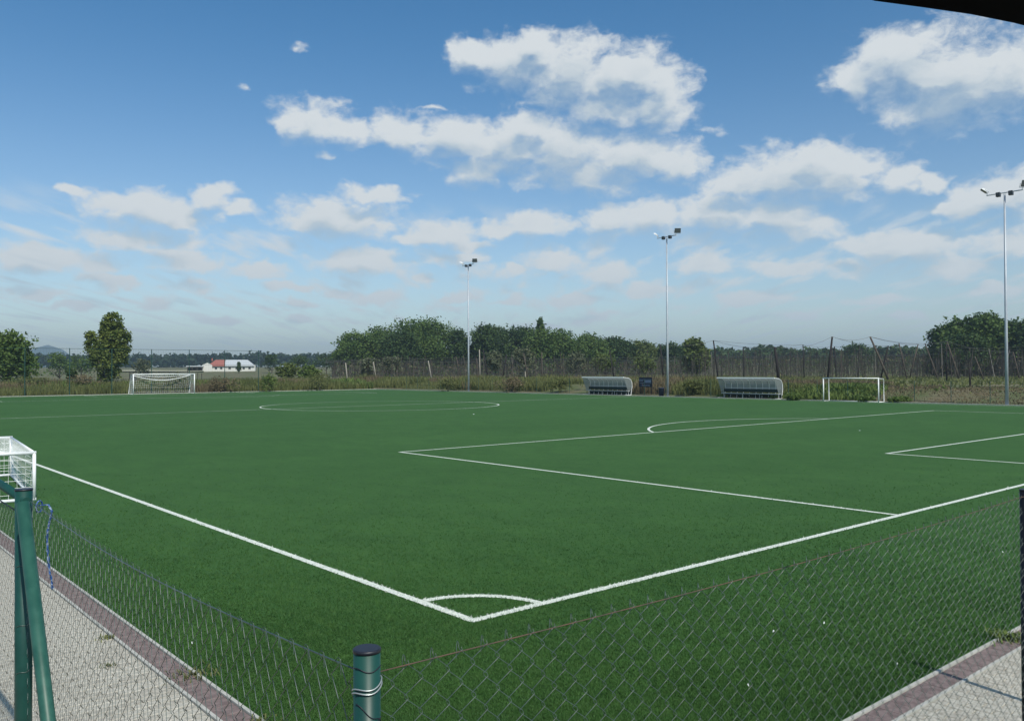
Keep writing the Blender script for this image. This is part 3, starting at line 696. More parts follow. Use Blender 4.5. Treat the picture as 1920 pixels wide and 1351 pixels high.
def board():
    t = empty('advertising_board', (63.2, 52.4, 0), -PI/2-.1, label='small navy board with pale blue lettering blocks between dugout and mast', cat='sign')
    MB().box(0, 1.95, 0, .05, .88, 1.92).build('panel', M['navy'], t)
    b = MB(); e = -.006
    def bar(x0, x1, z0, z1): b.box(x0, x1, e, -.001, z0, z1)
    bar(.10, 1.85, 1.66, 1.70); bar(.80, 1.80, 1.40, 1.60); bar(.08, .62, 1.52, 1.60); bar(.08, 1.82, 1.28, 1.33)
    for i in range(9): bar(.42+i*.14, .42+i*.14+.10, 1.02, 1.11)
    b.build('lettering', M['board_print'], t)
    for x in (.15, 1.8): MB().box(x-.03, x+.03, .052, .11, 0, 1.9).build('leg', M['wood_dark'], t)
board()
bn_ = MB(); bn_.tube([(0, 0, .02), (0, 0, .78), (0, 0, .80), (0, 0, .86)], [.24, .29, .32, .30], 18)
o = bn_.build('litter_bin', M['bin'], smooth=True); o.location = (61.75, 48.2, .02); tag(o, 'dark blue barrel bin at the foot of the middle floodlight mast', 'bin')
# ------------------------------------------------------------------ far fences
def far_fence():
    g = empty('ball_stop_fence', (15.3, 102.6, 0), label='tall dark green ball-stop net fence behind the far goal', cat='fence')
    xs = [15.3+4.66*i for i in range(-3, 7)]
    H = 5.55
    for x in xs: MB().tube([(x-15.3, 0, 0), (x-15.3, 0, H)], .05, 8).build('post', M['fencewire_far'], g)
    w_ = MB(); x0, x1 = xs[0]-15.3, xs[-1]-15.3
    for z in (H-.05, 3.6, 1.8, .1): w_.tube([(x0, 0, z), (x1, 0, z)], .012 if z < H-.1 else .02, 4)
    w_.build('cable', M['fencewire_far'], g)
    b = MB(); n = int((x1-x0)/.30)
    for i in range(n): b.tube([(x0+i*.30, .02, .05), (x0+i*.30, .02, H-.05)], .0035, 3, cap=False)
    for j in range(18): b.tube([(x0, .02, .1+j*.30), (x1, .02, .1+j*.30)], .0035, 3, cap=False)
    o = b.build('netting', M['fencewire_far'], g); o['kind'] = 'stuff'
far_fence()
def side_fence():
    g = empty('side_fence', (62.9, 15, 0), label='low thin green wire fence beyond the far touchline kerb', cat='fence')
    for i in range(-2, 30):
        MB().tube([(0, i*2.8, 0), (0, i*2.8, 1.75)], .026, 6).build('post', M['fencewire_far'], g)
    b = MB(); y0, y1 = -5.6, 29*2.8
    for z in (.1, .5, .9, 1.3, 1.7): b.tube([(0, y0, z), (0, y1, z)], .005, 3, cap=False)
    n = int((y1-y0)/.2)
    for i in range(n): b.tube([(0, y0+i*.2, .1), (0, y0+i*.2, 1.7)], .0025, 3, cap=False)
    o = b.build('wire_mesh', M['fencewire_far'], g); o['kind'] = 'stuff'
side_fence()
# ------------------------------------------------------------------ vegetation
def leaf_quads(P, size, up=.3, asp=1.0):
    """one bent quad per point"""
    n = len(P); a = rng.normal(size=(n, 3)); a[:, 2] *= .6; a /= np.linalg.norm(a, axis=1)[:, None]
    b = rng.normal(size=(n, 3)); b -= a*(a*b).sum(1)[:, None]; b /= np.linalg.norm(b, axis=1)[:, None]
    s = (size*rng.uniform(.6, 1.3, n))[:, None]
    V = np.stack([P-a*s-b*s*asp*.2, P+b*s*asp*.7-a*s*.1, P+a*s, P-b*s*asp*.7+a*s*.15], 1)
    return V.reshape(-1, 3), np.arange(n*4).reshape(-1, 4)
def crown_points(blobs, n, shell=.55, rough=.18):
    """points in the outer part of a set of ellipsoid lobes, gathered in clumps"""
    vol = np.array([b[3]*b[4]*b[5] for b in blobs])**.7; k = rng.choice(len(blobs), n//9+1, p=vol/vol.sum())
    B = np.array(blobs)[k]; d = rng.normal(size=(len(k), 3)); d /= np.linalg.norm(d, axis=1)[:, None]
    d[:, 2] = np.where((d[:, 2] < -.3) & (rng.random(len(k)) < .6), -d[:, 2], d[:, 2])
    r = rng.uniform(shell, 1, len(k))**.6*(1+rng.normal(0, rough, len(k)))
    C = B[:, :3]+d*B[:, 3:6]*r[:, None]; C = np.repeat(C, 9, 0)[:n]
    cs = np.repeat(B[:, 3:6].mean(1), 9)[:n]*.14
    return C+rng.normal(size=(n, 3))*cs[:, None]
def tree(name, label, u, vtop, wpx, dist, kind='tree', vbase=None, n=2600, leaf=.30, group=None, trunk_h=.25, shape='round', lean=0, pale=False, cat='tree', lobes=None, haze=None):
    x, y = atD(u, dist); z0 = float(gz(x, y)); zt = zat(u, vtop, dist); H = max(zt-z0, 1.0); R = wpx/FPX*dist/2
    t = empty(name, (x, y, z0), label=label, cat=cat, group=group)
    # trunk with limbs
    th = H*trunk_h; b = MB(); r0 = max(.10, H*.022)
    b.tube([(0, 0, -.3), (lean*.2, 0, th*.5), (lean*.5, .05, th), (lean, 0, H*.62), (lean, 0, H*.85)], [r0*1.25, r0, r0*.85, r0*.45, r0*.15], 8)
    for i in range(5):
        a = rng.uniform(0, 2*PI); h0 = th*rng.uniform(.8, 1.5); b.tube([(lean*.5, 0, h0), (R*.35*math.cos(a), R*.35*math.sin(a), h0+H*.16), (R*.7*math.cos(a), R*.7*math.sin(a), h0+H*.30)], [r0*.5, r0*.3, r0*.1], 6)
    b.build('trunk', M['bark_pale'] if pale else M['bark'], t, smooth=True)
    bl = []
    hc = H-th*.75
    if lobes: bl = [(a*R, rng.uniform(-.2, .2)*R, c*H, d*R, d*R, e*H) for (a, c, d, e) in lobes]
    else:
        k = 11 if shape == 'round' else 9
        for i in range(k):
            a = rng.uniform(0, 2*PI)
            f = rng.random(); zz = th*.75+hc*(.22+.6*f)
            w_ = (math.sin(PI*min(1, .12+.80*f))**.6 if shape == 'round' else (1-f*.82 if shape == 'cone' else .75))
            q = R*rng.uniform(.35, .62)*w_
            rr = R*rng.uniform(.36, .52)*(w_ if shape == 'cone' else 1)
            bl.append((q*math.cos(a)+lean, q*math.sin(a), zz, rr, rr, min(hc*.24, rr*.95)))
        bl.append((lean, 0, H-min(hc*.26, R*.55), R*.5*(.4 if shape == 'cone' else 1), R*.5*(.4 if shape == 'cone' else 1), min(hc*.25, R*.5)))
        bl.append((0, 0, th*.75+hc*.42, R*.72, R*.72, hc*.34))
    Pp = crown_points(bl, n); Pp[:, 2] = np.maximum(Pp[:, 2], .1)
    V, F = leaf_quads(Pp, leaf)
    np_mesh('crown', V, F, LM[kind], t)
    return t
# two big trees near the far end of the pitch
tree('broadleaf_tree', 'dark round broadleaf tree cut by the left edge of the photo', 8, 624, 100, 126, 'tree', n=9000, leaf=.20, trunk_h=.12)
tree('poplar_tree', 'tall bushy poplar standing alone behind the far goal', 203, 585, 70, 132, 'poplar', n=16000, leaf=.17, trunk_h=.05,
     lobes=[(.22, .91, .36, .08), (.05, .80, .40, .10), (.42, .78, .36, .09), (.58, .64, .40, .10), (-.02, .66, .42, .11), (-.74, .66, .24, .08), (-.62, .56, .34, .09), (.55, .50, .40, .11), (-.50, .43, .38, .11), (.08, .48, .5, .13), (.42, .36, .42, .11), (-.22, .30, .42, .12), (.18, .18, .36, .10), (-.15, .12, .3, .1)])
G_ = 'tall trees behind the hop garden'
big = [
 ('broadleaf_tree', 'leftmost large rounded tree of the wood behind the hop garden', 668, 626, 76, 250, 'tree', 3800, 'round'),
 ('broadleaf_tree', 'rounded tree second from the left of the wood, just higher than its neighbour', 722, 617, 84, 255, 'tree', 3800, 'round'),
 ('broadleaf_tree', 'widest and highest domed tree of the wood, left of the far floodlight mast', 790, 606, 118, 250, 'tree', 6000, 'round'),
 ('broadleaf_tree', 'dark tree in front of the highest dome of the wood', 752, 624, 70, 240, 'dark', 3200, 'round'),
 ('pine_tree', 'loose-topped dark pine just left of the far floodlight mast', 860, 620, 46, 245, 'dark', 1800, 'round'),
 ('broadleaf_tree', 'dark flat-topped tree right of the far floodlight mast', 925, 617, 84, 245, 'dark', 4500, 'round'),
 ('broadleaf_tree', 'dark tree between flat-topped tree and pointed spruce', 972, 618, 64, 250, 'dark', 3200, 'round'),
 ('spruce_tree', 'pointed conifer rising highest in the middle of the wood', 1014, 598, 58, 235, 'tree', 3000, 'cone'),
 ('broadleaf_tree', 'mid green tree under the right flank of the pointed conifer', 1050, 622, 78, 242, 'tree', 3600, 'round'),
 ('broadleaf_tree', 'tree right of the pointed conifer where the wood steps down', 1105, 630, 72, 250, 'tree', 3400, 'round'),
 ('broadleaf_tree', 'darker tree above the left dugout in the falling skyline', 1155, 639, 66, 255, 'dark', 3000, 'round'),
 ('broadleaf_tree', 'yellowish green tree just left of the middle floodlight mast', 1206, 643, 64, 260, 'light', 2600, 'round'),
 ('broadleaf_tree', 'low dark tree behind the middle floodlight mast', 1255, 650, 56, 262, 'dark', 2400, 'round'),
 ('broadleaf_tree', 'separate rounded olive tree right of the middle floodlight mast', 1306, 639, 44, 190, 'light', 3200, 'round'),
 ('broadleaf_tree', 'leftmost tall tree of the dark clump behind the right-hand mast', 1796, 603, 72, 205, 'tree', 4800, 'round'),
 ('broadleaf_tree', 'second tall tree of the right-hand clump', 1848, 600, 76, 205, 'tree', 4800, 'round'),
 ('broadleaf_tree', 'tall dark tree directly behind the right-hand mast', 1892, 603, 70, 208, 'dark', 4200, 'round'),
 ('broadleaf_tree', 'tall tree cut by the right edge of the photo', 1935, 605, 76, 205, 'dark', 4200, 'round'),
 ('broadleaf_tree', 'dark lower tree inside the right-hand clump facing the pitch', 1808, 632, 60, 196, 'dark', 3200, 'round'),
 ('broadleaf_tree', 'slightly lower tree forming the left end of the right-hand clump', 1766, 616, 40, 205, 'dark', 1800, 'round'),
 ('broadleaf_tree', 'small dark tree on the skyline above the portable goal', 1608, 650, 60, 300, 'dark', 1800, 'round'),
]
for (nm, lb, u, vt, wp, ds, kd, nn, sh) in big:
    tree(nm, lb, u, vt-4, wp*1.3, ds, kd, n=int(nn*3.0), leaf=.30, shape=sh, group=G_, trunk_h=.14 if sh != 'cone' else .1)
mid = [
 ('grey leafed small tree in front of the left end of the dark wood', 690, 672, 44, 165, 'grey'), ('greyish young tree below the highest dome of the wood', 735, 668, 40, 170, 'grey'),
 ('pale willow-like small tree right of the far floodlight mast', 925, 655, 40, 160, 'grey'), ('light green young tree below the pointed conifer', 985, 648, 52, 165, 'grey'),
 ('small loose tree behind the left end of the left dugout', 1080, 660, 48, 170, 'grey'), ('brownish small tree behind the left dugout', 1135, 662, 52, 170, 'light'),
 ('small tree left of the middle floodlight mast among the hop strings', 1210, 664, 42, 172, 'light'), ('dark bushy tree low at the left end of the hop garden', 560, 668, 50, 290, 'dark'),
 ('dark low tree next to the left end of the wood', 612, 662, 50, 280, 'dark'), ('light bush in front of the left end of the hop garden', 545, 682, 52, 150, 'light'),
 ('green bush beside the light bush left of the hop garden', 580, 684, 44, 146, 'weed_green')]
for (lb, u, vt, wp, ds, kd) in mid:
    tree('small_tree', lb, u, vt, wp*1.1, ds, kd, n=1700, leaf=.20, trunk_h=.22, group='smaller trees before the wood', pale=(kd == 'grey'))
lf = [
 ('hazy tree left of the poplar, tallest of the row behind the fence', 112, 658, 44, 240, 'tree'), ('hazy rounded tree close to the left trunk of the poplar', 152, 664, 44, 250, 'tree'),
 ('low tree right of the dark tree at the left edge', 55, 662, 36, 160, 'tree'), ('small dark bush left of the poplar near the fence', 135, 690, 20, 140, 'dark'),
 ('light rounded shrub far behind the far goal', 268, 671, 30, 230, 'grey'), ('dark tree right of the red and white farm buildings', 510, 664, 34, 300, 'dark'),
 ('tiny dark tree in front of the white farm roof', 448, 678, 8, 300, 'dark')]
for (lb, u, vt, wp, ds, kd) in lf:
    tree('small_tree', lb, u, vt, wp*1.1, ds, kd, n=1500, leaf=.22, trunk_h=.10, group='distant trees on the left')
# far forest belt: nobody could count these
def forest(name, label, us, vt_fn, dist, n, leaf, m='far', wpx=22, depth=40):
    Ps = []
    for u in us:
        dd = dist+rng.uniform(0, depth); x, y = atD(u, dd); z0 = float(gz(x, y)); H = max(2, zat(u, vt_fn(u)+rng.uniform(-2.0, 2.5), dd)-z0); R = wpx/FPX*dd/2*rng.uniform(.7, 1.3)
        bl = [(x, y, z0+H*.62, R, R, H*.38), (x+R*.5, y, z0+H*.35, R*1.1, R*1.1, H*.4)]
        Ps.append(crown_points(bl, n))
    V, F = leaf_quads(np.concatenate(Ps), leaf); o = np_mesh(name, V, F, LM[m]); tag(o, label, 'forest', kind='stuff')
forest('distant_forest', 'hazy dark forest belt on the horizon behind the farm buildings', np.arange(-40, 700, 7), lambda u: 666-(2 if u > 300 else 0), 720, 260, 1.3)
forest('far_wood_edge', 'dark wood edge on the skyline behind the hop garden at the right', np.arange(1180, 1960, 8), lambda u: 655+2.5*math.sin(u*.025)+2*math.sin(u*.06), 380, 420, .8, m='dark', wpx=26)
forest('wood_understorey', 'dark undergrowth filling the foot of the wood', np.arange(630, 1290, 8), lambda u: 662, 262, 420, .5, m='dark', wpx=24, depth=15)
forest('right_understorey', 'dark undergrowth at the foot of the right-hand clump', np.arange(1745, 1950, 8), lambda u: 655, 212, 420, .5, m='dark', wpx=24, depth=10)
# tall weeds and scrub round the far kerb
def vn(x, y, s, seed=0):
    """cheap value noise"""
    return (np.sin(x*s*1.0+seed)+np.sin(y*s*1.3+seed*2.1)+np.sin((x+y)*s*.7+seed*.7)+np.sin((x-1.7*y)*s*.53+seed*3))/4
def weeds(name, label, X, Y, Hh, m, leafw=.05, lean=.35):
    n = len(X); Z = gz(X, Y); a = rng.uniform(0, 2*PI, n); la = rng.uniform(0, 2*PI, n); q = Hh*rng.uniform(.1, lean, n)
    ww = leafw*rng.uniform(.5, 1.5, n)
    base = np.stack([X, Y, Z-.03], 1); dx = np.stack([np.cos(a)*ww, np.sin(a)*ww, 0*a], 1)
    midp = base+np.stack([np.cos(la)*q*.35, np.sin(la)*q*.35, Hh*.6], 1); top = base+np.stack([np.cos(la)*q, np.sin(la)*q, Hh], 1)
    V = np.stack([base-dx*.6, base+dx*.6, midp+dx, top+dx*.15, top-dx*.15, midp-dx], 1).reshape(-1, 3)
    i = np.arange(n)*6; F = np.concatenate([np.stack([i, i+1, i+2, i+5], 1), np.stack([i+5, i+2, i+3, i+4], 1)])
    o = np_mesh(name, V, F, LM[m]); return tag(o, label, 'weeds', kind='stuff')
def strip_pts(n, x0, x1, y0, y1): return rng.uniform(x0, x1, n), rng.uniform(y0, y1, n)
# behind the far goal line
x, y = strip_pts(52000, -12, 62, 103.2, 122)
hh = (1.05+.55*vn(x, y, .35, 1))*rng.uniform(.5, 1.15, len(x)); f = vn(x, y, .42, 5)
k = f > .12; weeds('tall_weeds', 'reddish brown dry weeds behind the far goal line', x[k], y[k], hh[k], 'weed_brown')
k2 = ~k; weeds('tall_grass', 'olive green tall grass behind the far goal line', x[k2], y[k2], hh[k2]*1.1, 'weed')
x, y = strip_pts(9000, -12, 62, 103, 116); hh = np.maximum(.4, .9+.8*vn(x, y, .5, 9)); k = vn(x, y, .5, 9) > .15
weeds('green_scrub', 'green leafy scrub among the weeds behind the far goal', x[k], y[k], hh[k], 'weed_green', .11, .5)
# behind the far touchline, left and middle part
x, y = strip_pts(60000, 63.2, 84, 34, 116); den = sstep(34, 44, y); gap = (vn(x, y, .2, 2) < .62)
bare = (y > 88) & (y < 99)
hh = (1.00+.35*vn(x, y, .3, 3))*rng.uniform(.45, 1.15, len(x))*np.where(bare, .35, 1)*(0.4+.6*den)*np.where(x > 68, .72, 1.12); f = vn(x, y, .33, 8)
k = (f > .10) & gap; weeds('tall_weeds', 'brown seeding weeds behind the dugouts', x[k], y[k], hh[k], 'weed_brown')
k = (f <= .10) & gap; weeds('tall_grass', 'olive tall grass behind the dugouts and masts', x[k], y[k], hh[k]*1.05, 'weed')
# low growth on the bank at the right
x, y = strip_pts(26000, 62.2, 78, -8, 42); f = vn(x, y, .45, 4); hh = (.34+.25*f)*rng.uniform(.4, 1.2, len(x))
k = (f > -.05) & (y > 23.5+3*f) & (x < 69); weeds('green_bank_weeds', 'fresh green low weeds on the bank behind the portable goal', x[k], y[k], hh[k]*1.15, 'weed_green', .08, .7)
k = ~((f > -.05) & (y > 23.5+3*f)); weeds('dry_bank_grass', 'dry brownish short grass on the bank at the right', x[k], y[k], hh[k]*np.where(y[k] < 24, .38, .8), 'weed_brown', .035, .8)
x, y = strip_pts(34000, 66, 175, -20, 150); k = np.hypot(x-62, y-50) > 5; hh = rng.uniform(.15, .45, len(x))*np.where(y < 26, .45, 1)
weeds('field_grass', 'pale olive field grass under the hop garden', x[k], y[k], hh[k], 'weed', .08, .7)
# clumps that read as single shrubs
shr = [(505, 700, 34, 119, 'weed_green', 'dense green shrub at the right end of the ball-stop fence'), (600, 696, 60, 123, 'weed', 'broad olive shrub left of the bare earth slope'),
       (330, 697, 44, 118, 'weed', 'olive shrub behind the top right of the far goal'), (160, 702, 60, 119, 'weed_brown', 'rusty brown shrub under the poplar'),
       (415, 702, 60, 118, 'weed_brown', 'brownish shrub right of the far goal'), (60, 704, 70, 120, 'weed', 'olive shrub below the dark edge tree'),
       (840, 705, 50, 112, 'weed', 'olive shrub left of the far floodlight mast foot'), (960, 704, 70, 104, 'weed_brown', 'brown seeding shrub right of the far mast'),
       (1050, 706, 50, 99, 'weed', 'olive shrub left of the left dugout'), (1300, 710, 50, 86.5, 'weed', 'olive shrub between middle mast and right dugout'),
       (1490, 735, 44, 77.5, 'weed_green', 'bright green low shrub beside the right dugout'), (1625, 743, 44, 75.5, 'weed_green', 'low green shrub seen through the portable goal'),
       (1690, 744, 50, 74.5, 'weed_green', 'low green shrub right of the portable goal')]
for (u, vt, wp, ds, kd, lb) in shr:
    x, y = atD(u, ds); z0 = float(gz(x, y)); H = max(.35, zat(u, vt, ds)-z0); R = wp/FPX*ds/2
    t = empty('shrub', (x, y, z0), label=lb, cat='shrub')
    bl = [(R*q, rng.uniform(-.3, .3)*R, H*rng.uniform(.35, .5), R*.5, R*.5, H*.42) for q in (-.55, -.2, .15, .5)]+[(0, 0, H*.55, R*.45, R*.5, H*.42)]
    V, F = leaf_quads(crown_points(bl, 1100), .10); np_mesh('foliage', V, F, LM[kd], t)
    b = MB()
    for i in range(4): b.tube([(0, 0, -.05), (rng.uniform(-.4, .4)*R, rng.uniform(-.4, .4)*R, H*.7)], [.03, .01], 5)
    b.build('stems', M['bark'], t)
# ------------------------------------------------------------------ hop garden
def hop_pole(label, ut, vt, ub, vb, dist, r, m, name='hop_pole', shift=0):
    xb, yb = atD(ub, dist); z0 = float(gz(xb, yb)); xt, yt = atD(ut, dist+shift); zt = zat(ut, vt, dist+shift)
    t = MB().tube([(0, 0, -.2), ((xt-xb)*.5, (yt-yb)*.5, (zt-z0)*.5), (xt-xb, yt-yb, zt-z0)], [r, r*.9, r*.75], 8).build(name, M[m], smooth=True)
    t.location = (xb, yb, z0); tag(t, label, 'pole', 'leaning hop garden poles'); return (xt, yt, zt)
HP = [('thick dark hop pole just left of the right dugout top', 1453, 650, 1461, 712, 120, .20, 'wood_dark'),
 ('dark hop pole leaning right above the left upright of the portable goal', 1561, 631, 1551, 712, 125, .17, 'wood_dark'),
 ('long hop pole leaning strongly left above the right upright of the portable goal', 1632, 631, 1668, 716, 128, .16, 'wood'),
 ('hop pole rising left of the thick dark one, above the right dugout', 1338, 638, 1347, 706, 135, .13, 'wood_dark'),
 ('dark hop pole close to the left side of the middle mast', 1238, 645, 1245, 708, 130, .13, 'wood_dark'),
 ('slim hop pole leaning right behind the leaning pair', 1666, 648, 1650, 712, 140, .13, 'wood_dark'),
 ('hop pole leaning left between the leaning pair and the right clump', 1686, 643, 1701, 708, 150, .12, 'wood'),
 ('hop pole crossing it and leaning right', 1722, 645, 1704, 714, 150, .12, 'wood'),
 ('hop pole leaning left at the foot of the right clump', 1735, 644, 1760, 712, 145, .12, 'wood'),
 ('pale hop pole leaning left inside the shade of the right clump', 1776, 640, 1800, 712, 140, .13, 'wood'),
 ('vertical dark hop pole in front of the right clump', 1775, 645, 1775, 710, 135, .12, 'wood_dark'),
 ('pale slanting hop pole just left of the right-hand mast', 1828, 668, 1845, 708, 140, .11, 'wood'),
 ('short dark vertical hop pole on the bank left of the right-hand mast', 1818, 690, 1819, 724, 95, .10, 'wood_dark'),
 ('pale hop pole right of the right-hand mast', 1900, 660, 1912, 712, 140, .11, 'wood'),
 ('small hop pole behind the thick one, top just over the skyline', 1506, 646, 1508, 706, 165, .13, 'wood_dark'),
 ('small hop pole right of the leaning dark one on the skyline', 1565, 649, 1568, 706, 170, .13, 'wood_dark'),
 ('small hop pole tip on the skyline between the leaning pair', 1612, 647, 1608, 706, 165, .12, 'wood_dark'),
 ('small upright hop pole tip behind the olive tree', 1394, 652, 1395, 706, 165, .12, 'wood_dark'),
 ('dark slanting hop pole above the left dugout', 1143, 656, 1152, 704, 150, .12, 'wood_dark'),
 ('dark slanting hop pole right of the birch stem', 906, 656, 916, 702, 150, .12, 'wood_dark'),
 ('dark hop pole leaning right beside it', 950, 664, 942, 704, 150, .12, 'wood_dark'),
 ('pale hop pole leaning left below the pointed conifer', 982, 662, 990, 706, 145, .12, 'wood'),
 ('pale weathered post at the left end of the hop garden', 648, 680, 652, 707, 140, .12, 'bark_pale'),
 ('thin pale hop pole below the left side of the highest dome', 700, 678, 706, 711, 145, .10, 'bark_pale'),
 ('thin pale hop pole left of the far mast, leaning left', 803, 676, 810, 706, 145, .11, 'bark_pale'),
 ('slim white birch stem right of the far mast', 899, 655, 900, 704, 150, .12, 'bark_pale'),
 ('pale hop pole behind the left dugout', 1016, 660, 1016, 706, 150, .11, 'wood'),
 ('slanting grey hop pole in front of the dark undergrowth', 855, 668, 866, 704, 155, .10, 'wood')]
tops = []
for q in HP:
    tops.append(hop_pole(*q, name='birch_stem' if 'birch' in q[0] else 'hop_pole'))
# the lesser poles of the rows
cnt = 0
for i in range(70):
    u = rng.uniform(640, 1915); ds = rng.uniform(165, 270); x, y = atD(u, ds); z0 = float(gz(x, y)); hgt = rng.uniform(5.2, 6.4) if u > 1300 else rng.uniform(4.6, 5.8)
    a = rng.normal(0, .5, 2)
    o = MB().tube([(0, 0, -.2), (a[0], a[1], hgt)], [.09, .06], 6).build('hop_pole', M['twine_pale'] if rng.random() < .2 else M['wood']); o.location = (x, y, z0)
    tag(o, 'slender pole in the back rows of the hop garden', 'pole', 'back row hop poles')
# strings and dry bines hanging between wires and ground
def strings():
    n = 9500; u = rng.uniform(622, 1990, n); ds = 150+150*rng.random(n)**.8
    D = np.array([atD(a, b) for a, b in zip(u, ds)]); X, Y = D[:, 0], D[:, 1]; Z = gz(X, Y)
    row = np.round(ds/7)*7; f = row/ds; X = CAM[0]+(X-CAM[0])*f; Y = CAM[1]+(Y-CAM[1])*f; Z = gz(X, Y)
    H = rng.uniform(2.4, 5.4, n)*np.where(u > 1300, 1.0, .8); L = rng.normal(0, .28, (n, 2)); z0 = np.where(rng.random(n) < .25, rng.uniform(.5, 3, n), 0)
    r = rng.uniform(.010, .034, n); a = rng.uniform(0, PI, n)
    V = []; 
    for k in range(2):
        c = np.stack([np.cos(a+k*PI/2)*r, np.sin(a+k*PI/2)*r, 0*a], 1)
        lo = np.stack([X, Y, Z+z0], 1); hi = np.stack([X+L[:, 0], Y+L[:, 1], Z+H], 1)
        V.append(np.stack([lo-c, lo+c, hi+c, hi-c], 1).reshape(-1, 3))
    V = np.concatenate(V); F = np.arange(len(V)).reshape(-1, 4); mi = (rng.random(n) < .14).astype(int); mi = np.concatenate([mi, mi])
    o = np_mesh('hop_strings', V, F, [M['twine'], M['twine_pale']], mi=mi); tag(o, 'dense grey brown strings and dry bines hanging in the hop garden rows', 'hop strings', kind='stuff')
    # trellis wire net on top
    b = MB()
    for ds_ in np.arange(150, 300, 25):
        pts = []
        for uu in np.arange(610, 2000, 60):
            x, y = atD(uu, ds_); pts.append((x, y, float(gz(x, y))+(4.9 if uu > 1300 else 3.9)+.15*math.sin(uu)))
        b.tube(pts, .018, 3, cap=False)
    o = b.build('trellis_wire', M['hopwire']); tag(o, 'thin horizontal trellis wires over the hop garden', 'wires', kind='stuff')
strings()
def dry_bines():
    n = 26000; u = rng.uniform(630, 1990, n); ds = 185+120*rng.random(n); D = np.array([atD(a, b) for a, b in zip(u, ds)]); Z = gz(D[:, 0], D[:, 1])
    P_ = np.stack([D[:, 0], D[:, 1], Z+rng.uniform(.2, 4.2, n)*np.where(u > 1300, 1, .8)], 1)
    V, F = leaf_quads(P_, .22, asp=.6); o = np_mesh('dry_bines', V, F, [LM['weed_brown'], LM['tree'], LM['dark']], mi=rng.choice(3, len(F), p=[.3, .4, .3])); tag(o, 'tangled brown dry hop bines between the strings', 'hop bines', kind='stuff')
dry_bines()
# wires from pole top to pole top
wb = MB()
def sagw(p, q, s):
    pts = [tuple(np.array(p)*(1-t)+np.array(q)*t-np.array([0, 0, s*4*t*(1-t)])) for t in np.linspace(0, 1, 7)]; wb.tube(pts, .022, 3, cap=False)
T = tops
for (a, b_, s_) in [(4, 3, .5), (3, 0, .5), (0, 1, .7), (1, 2, .5), (2, 9, .6), (1, 5, .4), (5, 6, .2), (6, 7, .2), (7, 8, .3), (8, 9, .3), (3, 14, .3), (14, 15, .3), (15, 16, .3), (16, 5, .3), (9, 13, .4), (2, 7, .3), (17, 14, .3)]: sagw(T[a], T[b_], s_)
o = wb.build('pole_top_wire', M['hopwire']); tag(o, 'sagging wires strung between the hop pole tops', 'wires', kind='stuff')
# ------------------------------------------------------------------ farm and far field
def farm():
    x, y = atD(430, 330); z = float(gz(x, y)); rz = -YAW+math.radians(15)
    mpp = 330/FPX
    t = empty('farm_building', (x, y, z), rz, label='low white farm building with red and pale metal roofs in the distance', cat='building')
    def zz(v): return zat(430, v, 330)-z
    zw, zr = zz(684), zz(674)
    def X_(u): return (u-430)*mpp
    MB().box(X_(388), X_(474), 0, 8, 0, zw).build('wall', M['wallwhite'], t)
    def roof(u0, u1, m, e0=1.0, e1=1.0, name='roof'):
        b = MB(); x0, x1 = X_(u0), X_(u1)
        V = [(x0, -.6, zw-.2), (x1, -.6, zw-.2), (x1-e1, 4, zr), (x0+e0, 4, zr), (x0, 8.6, zw-.2), (x1, 8.6, zw-.2)]
        V += [(a, b_, c-.25) for a, b_, c in V]
        b.add(V, [(0, 1, 2, 3), (3, 2, 5, 4), (0, 3, 4), (1, 5, 2), (6, 9, 8, 7), (9, 10, 11, 8), (0, 6, 7, 1), (4, 5, 11, 10), (0, 4, 10, 6), (1, 7, 11, 5)]).build(name, m, t)
    roof(394, 421.8, M['red'], 2.4, .05); roof(422.2, 473, M['metalroof'], .05, 2.6)
    b = MB(); x0 = X_(385); b.add([(x0, -1.2, 0), (x0+3.4, -1.2, 0), (x0+3.4, -1.2, zz(684)), (x0+1.7, -1.2, zz(680)), (x0, -1.2, zz(684)), (x0, -.01, 0), (x0+3.4, -.01, 0), (x0+3.4, -.01, zz(684)), (x0+1.7, -.01, zz(680)), (x0, -.01, zz(684))],
          [(0, 1, 2, 3, 4), (9, 8, 7, 6, 5), (0, 5, 6, 1), (1, 6, 7, 2), (2, 7, 8, 3), (3, 8, 9, 4), (4, 9, 5, 0)]).build('gable_porch', M['wallwhite'], t)
    MB().box(X_(399), X_(401), 3, 4, zr-.4, zz(671)).build('chimney', M['red'], t)
    for i, u in enumerate((405, 414, 428, 440, 452, 462)):
        f = MB().box(X_(u), X_(u)+1.0, -.05, -.001, zw*.3, zw*.72).build('window', M['wallwhite'], t); MB().box(X_(u)+.1, X_(u)+.9, -.08, -.052, zw*.35, zw*.67).build('pane', M['winddark'], f)
    # the open shed to the left
    x, y = atD(366, 330); z2 = float(gz(x, y)); s = empty('open_shed', (x, y, z2), rz, label='long low open shed with pale roof left of the farm building', cat='building')
    zt = zat(366, 685.5, 330)-z2
    MB().box(-14*mpp, 14*mpp, -2, 2, zt-.35, zt).build('roof', M['metalroof'], s)
    for q in (-12, -4, 4, 12): MB().box(q*mpp-.1, q*mpp+.1, -1.8, -1.6, 0, zt-.35).build('pillar', M['wood'], s)
    MB().box(-13*mpp, 13*mpp, 1.6, 1.8, 0, zt-.35).build('rear_wall', M['wood'], s)
farm()
